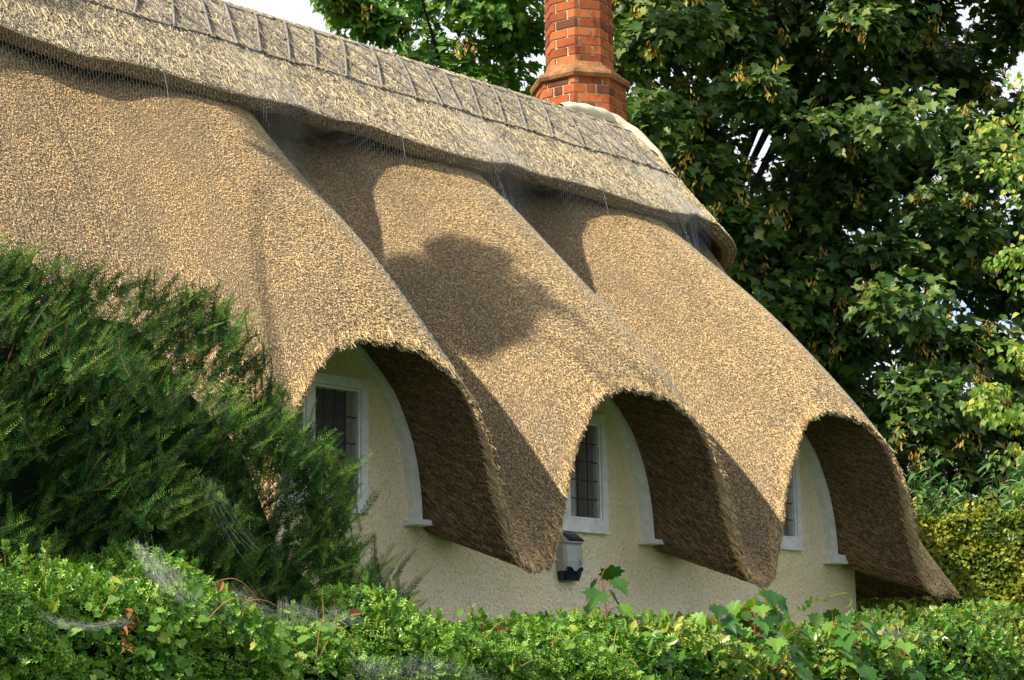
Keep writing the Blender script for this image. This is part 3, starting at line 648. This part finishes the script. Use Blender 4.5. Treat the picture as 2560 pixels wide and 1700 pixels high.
# climbing vine over the holly hedge
def vine_plant(n, x0, x1, y_off, label, zlow=.3):
    mb = MB(); P, Nn = hedge_pts(n * 14, x0, x1, .02)
    keep = P[:, 2] > np.interp(P[:, 0], TOP[:, 0], TOP[:, 1]) + ZS - 1.0 + zlow
    # clumped
    cl = P[rng.choice(len(P), 16)]; dmin = np.min(np.linalg.norm(P[:, None] - cl[None], axis=2), 1); keep &= dmin < rng.uniform(.05, .32, len(P))
    o_ = rng.permutation(np.where(keep)[0])[:n]; P, Nn = P[o_], Nn[o_]; P = P + Nn * rng.uniform(.02, .07, len(P))[:, None]; n = len(P)
    nor = nrm(Nn + rvec(n) * .55 + np.array([-.2, -.2, .5])); tip = nrm(rvec(n) + np.array([0, -.3, -.4]))
    scatter(mb, VINE[0], VINE[1], P, frames(tip, nor), rng.uniform(.032, .078, n), 0, rng.uniform(-.2, .4, n))
    for _ in range(14):
        i = rng.integers(n); p = P[i]; d = rvec(1)[0] * [1, .3, .6]; q = np.array([p + d * s * .3 + np.array([0, -.02, .06 * math.sin(s * 3)]) for s in np.linspace(0, 1, 8)]); mb.tube(q, .0022, 4, 1)
    return tag(mb.build('vine', [M['vine'], plain('vine stem', (.35, .22, .06), .6)], None, (x0 + (x1 - x0) / 2, HY - HD, 1.6)), label, 'climbing plant')
vine_plant(210, -4.3, -1.7, 0, 'pale green vine with lobed leaves trailing over the holly hedge')
vine_plant(130, -1.7, -.2, 0, 'sparse vine creeping between the holly and the variegated hedge')
vine_plant(150, 2.3, 5.3, 0, 'pale vine spreading low across the variegated hedge at the right')

# ------------------------------------------------------------------ sycamore saplings that have seeded in the hedge
def sapling(x, y, z0, z1, nl, size, label, lean=(0, 0), spread=.2):
    mb = MB(); f = np.linspace(0, 1, 8); st = np.stack([x + lean[0] * f ** 2, y + lean[1] * f ** 2, z0 + (z1 - z0) * f], -1); mb.tube(st, .006 - .003 * f, 5, 1)
    P, T, Nn, S = [], [], [], []
    for i in range(nl):
        g = .25 + .75 * (i // 2 + 1) / math.ceil(nl / 2); a = (i % 2) * math.pi + (i // 2) * 1.45 + rng.normal(0, .25) + .6; base = np.array([np.interp(g, f, st[:, k]) for k in range(3)])
        out = np.array([math.cos(a), math.sin(a), .35 + .5 * g]); out /= np.linalg.norm(out); ln = spread * rng.uniform(.6, 1.1) * (1.15 - .5 * g); end = base + out * ln
        mb.tube([base, base + out * ln * .5 + np.array([0, 0, .012]), end], .0022, 4, 1)
        P.append(end); T.append(out * [1, 1, 0] + np.array([0, 0, -.55])); Nn.append(out * .45 + np.array([-.45, -.55, .7])); S.append(size * rng.uniform(.75, 1.1) * (1.1 - .35 * g))
    P, T, Nn, S = map(np.array, (P, T, Nn, S)); scatter(mb, MAPLE[0], MAPLE[1], P, frames(T, Nn + rng.normal(0, .25, Nn.shape)), S, 0, rng.uniform(.0, .35, nl))
    return tag(mb.build('sycamore_sapling', [M['sapling'], plain('red leaf stalk', (.28, .07, .03), .5)], None, (x, y, z0)), label, 'sapling', 'sycamore saplings growing out of the hedge')
B = ZS
sapling(-.12, -2.45, B - 1.15, B - .65, 9, 0.20, 'slim sapling standing clear of the hedge below the alarm box', (-.05, 0), .13)
sapling(.42, -2.75, B - 1.5, B - .90, 24, 0.178, 'low sapling with dense lobed leaves just right of the slim one', (.05, -.05), .2)
sapling(.78, -2.8, B - 1.5, B - .84, 27, 0.188, 'bushy sapling with upright red stalks among the hedge saplings', (0, -.05), .2)
sapling(1.05, -2.7, B - 1.5, B - .78, 24, 0.178, 'tallest bushy sapling with red stalks below the middle ledge', (.03, 0), .2)
sapling(1.42, -2.9, B - 1.6, B - .96, 31, 0.178, 'wide leafy sapling sprawling over the front of the variegated hedge', (.1, -.1), .25)
sapling(1.78, -2.65, B - 1.5, B - .87, 19, 0.178, 'sapling with drooping leaves where the cottage wall ends behind it', (.06, 0), .17)
sapling(.65, -3.0, B - 1.7, B - 1.05, 27, 0.166, 'low sapling at the bottom edge in front of the other saplings', (0, -.1), .24)
sapling(1.9, -3.0, B - 1.7, B - 1.08, 27, 0.166, 'lowest sapling on the right with leaves close to the hedge face', (.1, -.1), .24)
# vine tendril curling up in front of the wall
tb = MB(); f = np.linspace(0, 1, 30)
path = np.stack([1.35 + .80 * f, np.full(30, -2.55), B - .92 + .24 * f + .05 * np.sin(f * 3)], -1)
cu = np.linspace(0, 3.6, 10)[1:]; hook = np.stack([2.15 + .05 * np.sin(cu), np.full(9, -2.55), B - .68 - .03 + .03 * np.cos(cu) - .03 * (cu / 3.6)], -1)
tb.tube(np.vstack([path, hook]), .0035, 5, 1)
q = rng.integers(0, 26, 16); P = path[q] + rng.normal(0, .012, (16, 3)); scatter(tb, VINE[0], VINE[1], P, frames(rvec(16) + [0, 0, .3], rvec(16) + [-.3, -.5, .6]), rng.uniform(.02, .055, 16) * (1.2 - q / 30), 0)
tag(tb.build('vine_tendril', [M['vine'], plain('green tendril', (.30, .42, .06), .5)], None, (1.35, -2.55, B - .92)), 'thin green vine tendril curling up against the cream wall', 'vine')

# ------------------------------------------------------------------ yew
M['yew'] = L_('yew needle', [(0, (.004, .016, .005)), (.4, (.012, .046, .010)), (.7, (.035, .105, .017)), (1, (.10, .21, .03))], .55, .25, .10, patch=9)
M['yew_tip'] = L_('young yew needle', [(0, (.045, .14, .02)), (.5, (.11, .24, .033)), (1, (.23, .38, .055))], .55, .3, .12)
yew = empty('yew_shrub', (-4.2, -1.75, 1.3)); tag(yew, 'dark green yew shrub with feathery shoots hiding the left window', 'shrub')
OUT = np.array([(-6.5, 1.0), (-3.76, .85), (-3.49, .82), (-3.29, .85), (-3.16, .84), (-2.92, .84), (-2.66, .84), (-2.50, .66), (-2.29, .47), (-2.05, .30), (-1.93, .08), (-1.84, -.18), (-1.72, -.36), (-1.5, -.50), (-1.32, -.62), (-1.28, -.70), (-1.2, -1.0)])
def yew_top(x): return np.interp(x, OUT[:, 0], np.maximum.accumulate(OUT[::-1, 1])[::-1])
yb = MB(); sticks = MB()
NS = 5000
xs_ = rng.uniform(-5.4, -1.3, NS * 3); zs_ = rng.uniform(-1.2, .86, NS * 3); dep = yew_top(xs_) - zs_; hol = np.sin(xs_ * 8.3 + 1.7 * np.sin(zs_ * 5.1)) + np.sin(zs_ * 9.1 + 2.1 * np.sin(xs_ * 4.3)); ok = (dep > .02) & ((hol > -1.05) | (dep < .10)); xs_, zs_, dep = xs_[ok][:NS], zs_[ok][:NS], dep[ok][:NS]
NS = len(xs_)
front = np.minimum(.66, .2 + dep * .7) * (1 - 1.5 * rng.random(NS) ** 2.2); ys_ = -1.72 - front + .12 * np.sin(xs_ * 6 + zs_ * 4) + .1 * np.sin(zs_ * 11 + xs_ * 3)
dirs = nrm(np.stack([.14 + .45 * rng.normal(size=NS), -.30 + .40 * rng.normal(size=NS), .72 + .30 * rng.normal(size=NS)], -1)); leng = rng.uniform(.13, .30, NS)
# leading shoots that stand out of the top and the right side
lead = [(x, float(yew_top(np.array(x))) - rng.uniform(.02, .2)) for x in rng.uniform(-4.6, -1.7, 120)]
lead += [(-1.86 + .30 * q, -.22 + .24 * q + rng.normal(0, .07)) for q in rng.random(26)] + [(-1.45 + .2 * q, -.62 + rng.normal(0, .06)) for q in rng.random(14)]
xs_ = np.r_[xs_, [p[0] for p in lead]]; zs_ = np.r_[zs_, [p[1] for p in lead]]; ys_ = np.r_[ys_, rng.uniform(-2.1, -1.5, len(lead))]
dirs = np.vstack([dirs, nrm(np.stack([.28 + .28 * rng.normal(size=len(lead)), -.15 + .2 * rng.normal(size=len(lead)), .85 + .15 * rng.normal(size=len(lead))], -1))]); leng = np.r_[leng, rng.uniform(.18, .36, len(lead))]; NS = len(xs_)
allP, allT, allN, allS, allM = [], [], [], [], []
for i in range(NS):
    nseg = int(leng[i] / .0095); f = np.linspace(0, 1, nseg); d = dirs[i]; bend = np.array([.18, -.08, -.12 + .25 * rng.random()]) * leng[i]
    b0 = np.array([xs_[i], ys_[i], zs_[i] + B]) - d * leng[i] * .8
    c = b0 + d * leng[i] * f[:, None] + bend * (f ** 2)[:, None]
    sdir = nrm(np.cross(d, rng.normal(0, .4, 3) + [-.2, -.8, .8])); un = nrm(np.cross(sdir, d))
    tipf = rng.uniform(.35, .8) if rng.random() < .6 else 2
    for sg in (-1, 1):
        allM.append(f > tipf); allP.append(c); allT.append(nrm(d * .60 + sg * sdir * .85 + un * .12 + rng.normal(0, .06, (nseg, 3)))); allN.append(un + np.array([-.1, -.35, .2]) + rng.normal(0, .08, (nseg, 3))); allS.append(.031 * (1 - .5 * f ** 3) * rng.uniform(.8, 1.15, nseg))
    if rng.random() < .5: sticks.tube(c[::max(1, nseg // 4)], .0022, 3, 0, False)
NEED = (np.array([(-.085, 0, 0), (.085, 0, 0), (.08, .7, .03), (0, 1, .02), (-.08, .7, .03)]), [(0, 1, 2, 3, 4)])
P, T, Nn, S = (np.concatenate(a) for a in (allP, allT, allN, allS))
mt = np.concatenate(allM); scatter(yb, NEED[0], NEED[1], P[~mt], frames(T[~mt], Nn[~mt]), S[~mt], 0); scatter(yb, NEED[0], NEED[1], P[mt], frames(T[mt], Nn[mt]), S[mt] * .9, 1)
# the needles of one shoot share a colour block, so islands stay single needles
yb.build('foliage', [M['yew'], M['yew_tip']], yew)
for (xa, za, xb, zb_) in ((-4.1, -1.3, -3.6, .6), (-4.0, -1.3, -2.9, .45), (-3.8, -1.3, -2.4, .2), (-3.6, -1.3, -1.9, -.2), (-3.9, -1.3, -3.2, .65), (-4.4, -1.3, -4.4, .6), (-3.5, -1.3, -1.7, -.6)):
    f = np.linspace(0, 1, 8); sticks.tube(np.stack([xa + (xb - xa) * f ** 1.3, -1.7 + 0 * f, za + (zb_ - za) * f + B], -1), .022 * (1.1 - f), 6)
sticks.build('stems', M['twig'], yew)
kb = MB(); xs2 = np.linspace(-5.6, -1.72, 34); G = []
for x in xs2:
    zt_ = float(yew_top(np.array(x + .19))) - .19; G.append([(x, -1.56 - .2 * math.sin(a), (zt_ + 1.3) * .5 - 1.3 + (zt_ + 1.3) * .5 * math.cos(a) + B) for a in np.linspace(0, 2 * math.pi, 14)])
kb.grid(np.array(G)).build('shade_core', M['core'], yew)  # near-black hull standing in for the deep shade inside the yew

# ------------------------------------------------------------------ trees behind
def tree(name, label, cat, base, trunk_top, clumps, leafm, tpl, size, per, limbs, seeds=None, sun_bias=.5, group=None, droop=.5, leafy_r=1.0):
    t = empty(name, base); tag(t, label, cat, group)
    tk = MB(); b = np.array(base, float); tt = np.array(trunk_top, float); f = np.linspace(0, 1, 10)
    P = b + (tt - b) * f[:, None] + np.stack([.12 * np.sin(f * 5), .1 * np.sin(f * 4 + 1), 0 * f], -1); tk.tube(P, limbs * (1.15 - .85 * f), 10)
    cl = np.array(clumps, float)
    for c in cl[::5]:
        g = rng.uniform(.35, .9); s0 = b + (tt - b) * g; mid = (s0 + c[:3]) / 2 + rng.normal(0, .15, 3) + [0, 0, .15]
        q = np.array([(1 - u) ** 2 * s0 + 2 * u * (1 - u) * mid + u * u * c[:3] for u in np.linspace(0, 1, 7)]); tk.tube(q, limbs * .22 * (1.1 - np.linspace(0, 1, 7)), 6)
    tk.build('trunk', M['bark'], t)
    cb_ = MB(); allP = []
    sb_ = MB()
    for c in cl:
        n = int(per * rng.uniform(.8, 1.2)); r = c[3:6]
        # sprays: short twigs ending in a few leaves held in loose layers
        u = rvec(n); rad = rng.random(n) ** .45; P = c[:3] + u * rad[:, None] * r
        P[:, 2] = c[2] + np.round((P[:, 2] - c[2]) / (.55 * size) / 1.6) * (.55 * size) * 1.6 + rng.normal(0, size * .30, n)
        nor = nrm(np.array([-.35, -.45, .75]) + rvec(n) * .6 + u * .35); tip = nrm(u * [1, 1, .3] + rvec(n) * .6 + np.array([0, 0, -droop]))
        scatter(cb_, tpl[0], tpl[1], P, frames(tip, nor), size * rng.uniform(.6, 1.2, n), 0, rng.uniform(0, .4, n))
        if seeds:
            for _ in range(rng.poisson(seeds)):
                d = rvec(1)[0]; p = c[:3] + d * r * .95; p = p + np.array([-.1, -.15, 0]); m = rng.integers(10, 24)
                pp = p + rng.normal(0, [.045, .045, .07], (m, 3)); sm = [(0, 0, 0), (.22, .4, .02), (.34, .9, .03), (.05, 1, 0), (-.08, .4, 0)]
                scatter(sb_, np.array(sm), [(0, 1, 2, 3, 4)], pp, frames(rvec(m) * .6 + [0, 0, -1], rvec(m)), .07)
    cb_.build('crown', leafm, t)
    if seeds and sb_.n: sb_.build('seed_clusters', M['samara'], t)['kind'] = 'stuff'
    return t
M['samara'] = L_('ripe sycamore keys', [(0, (.38, .17, .04)), (.5, (.52, .36, .06)), (1, (.56, .50, .10))], .5, .35, .3)
M['maple_light'] = L_('sunlit sycamore leaf', [(0, (.03, .11, .016)), (.4, (.07, .20, .025)), (.8, (.13, .28, .04)), (1, (.22, .34, .06))], .45, .38, .35)
def along(u, v, dist):                    # a point seen from the road in that direction, for planning where things stand
    d = np.array(fw) + np.array(rt) * ((u - 1280) / 4500) + np.array(up) * ((850 - v) / 4500); return np.array(CAM) + d * dist
cl = []
r2 = np.random.default_rng(3)
for _ in range(185):
    c = along(r2.uniform(1500, 2750), r2.uniform(-300, 1180), r2.uniform(22.5, 26)); s = r2.uniform(.40, .85); cl.append((*c, s, s, s * .62))
for u, v in ((1600, 120), (1700, 260), (1620, 300), (1750, 420), (1850, 560), (1700, 60), (2150, 60), (1950, 780), (2100, 860), (2250, 760), (2300, 1100), (2180, 1150), (2350, 1000), (2420, 880), (2200, 640), (2400, 600), (2060, 330), (2280, 300), (1880, 230), (2180, 1240), (2260, 1200), (2340, 1180), (2430, 1150), (2520, 1180), (2480, 1080), (2560, 1050), (2380, 1260), (2240, 1060), (2300, 960)):
    c = along(u, v, r2.uniform(21.5, 23)); s = r2.uniform(.45, .7); cl.append((*c, s, s, s * .55))
bx, by = along(2050, 1400, 25)[:2]
tree('sycamore_tree', 'tall dark sycamore with hanging seed keys right of the brick chimney', 'tree', (bx, by, 1.5), (bx - .2, by, 13), cl, M['maple'], MAPLE, .155, 360, .28, seeds=4.2, group='trees behind the cottage')
cl = []
for _ in range(34):
    u, v = r2.uniform(980, 1520), r2.uniform(-320, 380); c = along(u, v, r2.uniform(24, 27)); s = r2.uniform(.45, .8); cl.append((*c, s, s, s * .6))
for u, v in ((900, 40), (860, 20), (960, 60), (950, -60), (880, -90), (960, 220), (1010, 180), (1060, 240), (840, -20)):
    c = along(u, v, r2.uniform(24, 25)); s = r2.uniform(.26, .42); cl.append((*c, s, s, s * .6))
bx, by = along(1280, 1300, 27)[:2]
tree('sycamore_tree', 'lighter green sycamore showing over the ridge left of the chimney', 'tree', (bx, by, 1.5), (bx, by, 12.5), cl, M['maple_light'], MAPLE, .15, 320, .25, seeds=1.2, group='trees behind the cottage')
M['lime'] = L_('lime leaf', [(0, (.05, .14, .02)), (.45, (.12, .25, .03)), (.75, (.26, .36, .045)), (1, (.46, .46, .08))], .45, .35, .4)
cl = []
for v in np.arange(-80, 1280, 62):
    prof_u = np.interp(v, [-100, 250, 340, 500, 560, 700, 830, 900, 960, 1100, 1250], [2700, 2620, 2520, 2580, 2560, 2480, 2560, 2520, 2460, 2540, 2560])
    for _ in range(3):
        c = along(prof_u + r2.uniform(-25, 200), v + r2.uniform(-40, 40), r2.uniform(16.8, 18)); s = r2.uniform(.18, .40); cl.append((*c, s, s, s * .38))
bx, by = along(2780, 1400, 17.8)[:2]
tree('lime_tree', 'yellow green lime tree with drooping leaves at the right edge of the picture', 'tree', (bx, by, 1.3), (bx, by, 8), cl, M['lime'], LIME, .066, 80, .12, droop=.9)

# ------------------------------------------------------------------ golden privet hedge and buddleia beyond the gable end
M['privet'] = L_('golden privet leaf', [(0, (.025, .08, .01)), (.35, (.10, .17, .015)), (.65, (.28, .31, .03)), (1, (.56, .51, .08))], .4, .3, .45, patch=2.2)
pa, pb = along(2040, 1420, 18.3), along(2750, 1420, 17.6)
def privet():
    mb = MB(); n = 26000; f = rng.random(n); base = pa[None] * (1 - f)[:, None] + pb[None] * f[:, None]; ax_ = nrm(pb[:2] - pa[:2]); nv = np.array([ax_[1], -ax_[0], 0]); nv = nv if nv @ (np.array(CAM) - pa) > 0 else -nv
    top = ZS + .40 + .05 * np.sin(f * 23) + .03 * np.sin(f * 51 + 1) + np.where(rng.random(n) < .12, rng.random(n) ** 2 * .16, 0); a = rng.random(n); fr = a < .7
    z = np.where(fr, ZS - 1.5 + (top - ZS + 1.5) * (a / .7), top + rng.uniform(-.02, .04, n)); dpt = np.where(fr, rng.random(n) ** 2 * -.14 + .035 * np.sin(z * 6 + f * 21) + .025 * np.sin(z * 13 - f * 47), -rng.uniform(0, .7, n))
    P = np.stack([base[:, 0], base[:, 1], z], -1) + nv * dpt[:, None]; Nn = np.where(fr[:, None], nv, [0, 0, 1.])
    scatter(mb, OVATE[0], OVATE[1], P, frames(rvec(n) + [0, 0, .4], nrm(Nn + rvec(n) * .8 + [-.2, -.2, .4])), rng.uniform(.04, .07, n), 0, rng.uniform(-.1, .3, n))
    q = nv * -.17; c = [pa + q, pb + q, pb + nv * -.7, pa + nv * -.7]
    mb.add([(p[0], p[1], zz) for zz in (1.3, ZS + .26) for p in c], [(0, 1, 5, 4), (1, 2, 6, 5), (2, 3, 7, 6), (3, 0, 4, 7), (4, 5, 6, 7)], 1)
    return tag(mb.build('privet_hedge', [M['privet'], M['core']], None, (pa[0], pa[1], 1.4)), 'golden yellow clipped privet hedge beyond the gable end of the cottage', 'hedge')
privet()
M['budd'] = L_('buddleia leaf', [(0, (.03, .10, .03)), (.5, (.07, .19, .05)), (1, (.16, .30, .09))], .5, .3, .35)
bb = empty('buddleia_bush', tuple(along(2450, 1400, 19.8)[:2]) + (1.5,)); tag(bb, 'buddleia bush with long pointed leaves rising above the privet hedge', 'shrub')
lb, st = MB(), MB()
for _ in range(60):
    u = rng.uniform(2260, 2720); e = along(u, rng.uniform(1130, 1290), rng.uniform(19.2, 20.4)); s0 = np.array([e[0] + rng.normal(0, .2), e[1] + rng.normal(0, .2), 2.0]); f = np.linspace(0, 1, 8); q = s0 + (e - s0) * f[:, None] + np.stack([.1 * f * f, 0 * f, 0 * f], -1); st.tube(q, .004, 4)
    n = 46; g = rng.uniform(.35, 1, n); P = np.stack([np.interp(g, f, q[:, k]) for k in range(3)], -1); th = rng.uniform(0, 6.28, n)
    scatter(lb, LANCE[0], LANCE[1], P, frames(np.stack([np.cos(th), np.sin(th), .1 - .4 * rng.random(n)], -1), np.array([-.2, -.3, 1]) + rvec(n) * .4), rng.uniform(.11, .2, n), 0, rng.uniform(.2, .7, n))
    scatter(lb, OVATE[0], OVATE[1], e + rng.normal(0, [.015, .015, .05], (5, 3)), frames(rvec(5), rvec(5)), .03, 1)
lb.build('foliage', [M['budd'], plain('faded flower', (.28, .20, .16), .8)], bb); st.build('stems', M['bark'], bb)

# ------------------------------------------------------------------ unseen tree added left of the cottage, boughs placed to shade patches of the thatch
def shade_from(p, back):                   # the place from which something shades the point p
    h = np.array([SUN_AZ.x, SUN_AZ.y, math.tan(SUN_EL)]); return np.array(p) + h * back
cl = []
for x, y, z, r, back in ((.62, .62, 5.42, .32, 9.0), (.95, .40, 5.12, .40, 9.2), (1.3, .18, 4.86, .40, 9.4), (1.6, .0, 4.62, .34, 9.4), (1.05, .12, 4.75, .36, 9.2), (.40, .80, 5.62, .26, 9.0), (.45, .45, 5.2, .24, 9.0), (1.75, .30, 4.9, .2, 9.3), (.75, .1, 4.8, .22, 9.1), (1.3, -.1, 4.5, .2, 9.2), (1.25, .55, 5.35, .2, 9.2), (-4.6, .9, 5.6, .7, 5), (-1.3, 2.5, 7.7, .32, 8.0), (-1.9, 2.2, 7.3, .35, 8.0)):
    c = shade_from((x, y, z), back); cl.append((*c, r, r, r * .55))
M['occluder'] = L_('birch leaf', [(0, (.03, .10, .02)), (1, (.10, .20, .04))], .45, .3, .4)
tree('occluder_tree', 'unseen tree added left of the cottage to shade the thatch', 'tree', (-8.6, -1.4, 1.5), (-8.2, -1.3, 14.5), cl, M['occluder'], OVATE, .09, 420, .16)

# ------------------------------------------------------------------ cobwebs, dead leaves
def aty(u, v, y):                          # the point at depth y seen in that direction
    d = along(u, v, 1.0) - np.array(CAM); return np.array(CAM) + d * ((y - CAM.y) / d[1])
def web_mat():
    m, t, o = mat('spider silk'); tr = t.nodes.new('ShaderNodeBsdfTransparent'); df = t.nodes.new('ShaderNodeBsdfDiffuse'); df.inputs[0].default_value = (.75, .77, .78, 1)
    mx = t.nodes.new('ShaderNodeMixShader'); mx.inputs[0].default_value = .15
    t.links.new(tr.outputs[0], mx.inputs[1]); t.links.new(df.outputs[0], mx.inputs[2]); t.links.new(mx.outputs[0], o.inputs[0]); return m
M['web'] = web_mat()
def cobweb(top, bottom, n, label, yj=.12, r=.0003, fray=.04):
    """silk strands strung between two lines of holds"""
    mb = MB(); A = np.array([aty(*p) for p in top]); Bq = np.array([aty(*p) for p in bottom])
    def on(Q, f): x = np.linspace(0, 1, len(Q)); return np.stack([np.interp(f, x, Q[:, k]) for k in range(3)], -1)
    for i in range(n):
        fa = rng.random(); fb = np.clip(fa + rng.normal(0, .25), 0, 1)
        a = on(A, np.array([fa]))[0] + rng.normal(0, fray, 3) * [.5, 1, .5]; b = on(Bq, np.array([fb]))[0] + rng.normal(0, fray, 3) * [.5, 1, .5]
        if rng.random() < .45: q = on(A, np.array([np.clip(fa + rng.normal(0, .25), 0, 1)]))[0]; b = a * .0 + q + (b - q) * rng.random(); a = a + (b - a) * 0
        f = np.linspace(0, 1, 6)[:, None]; sag = np.linalg.norm(b - a) * rng.uniform(.02, .12)
        mb.tube(a * (1 - f) + b * f - np.array([0, 0, 1]) * (4 * f * (1 - f)) * sag, r, 3, 0, False)
    c = A.mean(0); return tag(mb.build('cobweb', M['web'], None, tuple(c)), label, 'cobweb', 'cobwebs on the hedges')
cobweb([(490, 1180, -2.45), (510, 1200, -2.5), (530, 1190, -2.5)], [(575, 1330, -2.6), (610, 1390, -2.7), (660, 1370, -2.7)], 22, 'torn cobweb hanging in long threads in front of the yew', r=.0005)
cobweb([(330, 1345, -2.75), (420, 1420, -2.9), (520, 1460, -2.95), (620, 1480, -2.95)], [(400, 1470, -3.08), (470, 1515, -3.1), (560, 1530, -3.1), (680, 1535, -3.1)], 420, 'largest cobweb draped in a sagging sheet from the holly top below the yew')
cobweb([(100, 1525, -3.12), (160, 1555, -3.14), (240, 1560, -3.14), (340, 1540, -3.12)], [(140, 1560, -3.16), (190, 1572, -3.16), (240, 1572, -3.16), (320, 1560, -3.15)], 230, 'narrow curved cobweb on the face of the holly hedge', fray=.02)
cobweb([(880, 1640, -3.14), (960, 1650, -3.15), (1080, 1640, -3.15), (1200, 1680, -3.15)], [(900, 1690, -3.15), (1000, 1700, -3.15), (1100, 1690, -3.15), (1240, 1705, -3.15)], 300, 'wide cobweb low on the hedge at the bottom of the picture', fray=.03)
cobweb([(690, 1500, -3.0), (780, 1520, -3.05), (880, 1530, -3.05)], [(700, 1560, -3.12), (800, 1570, -3.12), (900, 1560, -3.12)], 200, 'thin cobweb behind the orange dead leaf on the holly', fray=.03)
cobweb([(2150, 1560, -2.85), (2220, 1575, -2.9), (2330, 1570, -2.9)], [(2180, 1590, -3.0), (2250, 1600, -3.0), (2340, 1600, -3.0)], 160, 'small cobweb near the top of the variegated hedge', fray=.03)
def dead_leaf(u, v, y, size, label, roll):
    mb = MB(); f = np.array([[math.cos(roll), -.3, math.sin(roll)]]); p = aty(u, v, y)
    scatter(mb, OVATE[0] * [1, 1, 2.5], OVATE[1], p[None], frames(f, np.array([[-.2, -.8, .7]])), np.array([size]), 0, np.array([.5])); tag(mb.build('dead_leaf', M['dead'], None, tuple(p)), label, 'leaf', 'dead leaves caught on the hedges')
dead_leaf(872, 1538, -3.2, .075, 'orange dead leaf caught on top of the holly near its right end', .5)
dead_leaf(1243, 1578, -2.9, .07, 'tan dead leaf where the holly meets the variegated hedge', .4)
dead_leaf(2310, 1545, -2.8, .06, 'pinkish dead leaf on the crest of the hedge at the right', .2)
dead_leaf(545, 1480, -3.1, .055, 'curled brown dead leaf beside the largest cobweb', 1.3)
mb = MB(); st_ = np.array([aty(335, 1535, -3.16), aty(312, 1570, -3.18), aty(305, 1630, -3.2)]); n = 26; f = rng.random(n)
P = np.stack([np.interp(f, [0, .4, 1], st_[:, k]) for k in range(3)], -1) + rng.normal(0, .012, (n, 3)); scatter(mb, OVATE[0], OVATE[1], P, frames(rvec(n) + [0, -.3, -.5], rvec(n) + [0, -.6, .3]), .032, 0, rng.uniform(0, 1, n))
tag(mb.build('withered_sprig', [M['dead']], None, tuple(st_[0])), 'withered rust brown sprig on the face of the holly hedge', 'dead twig')
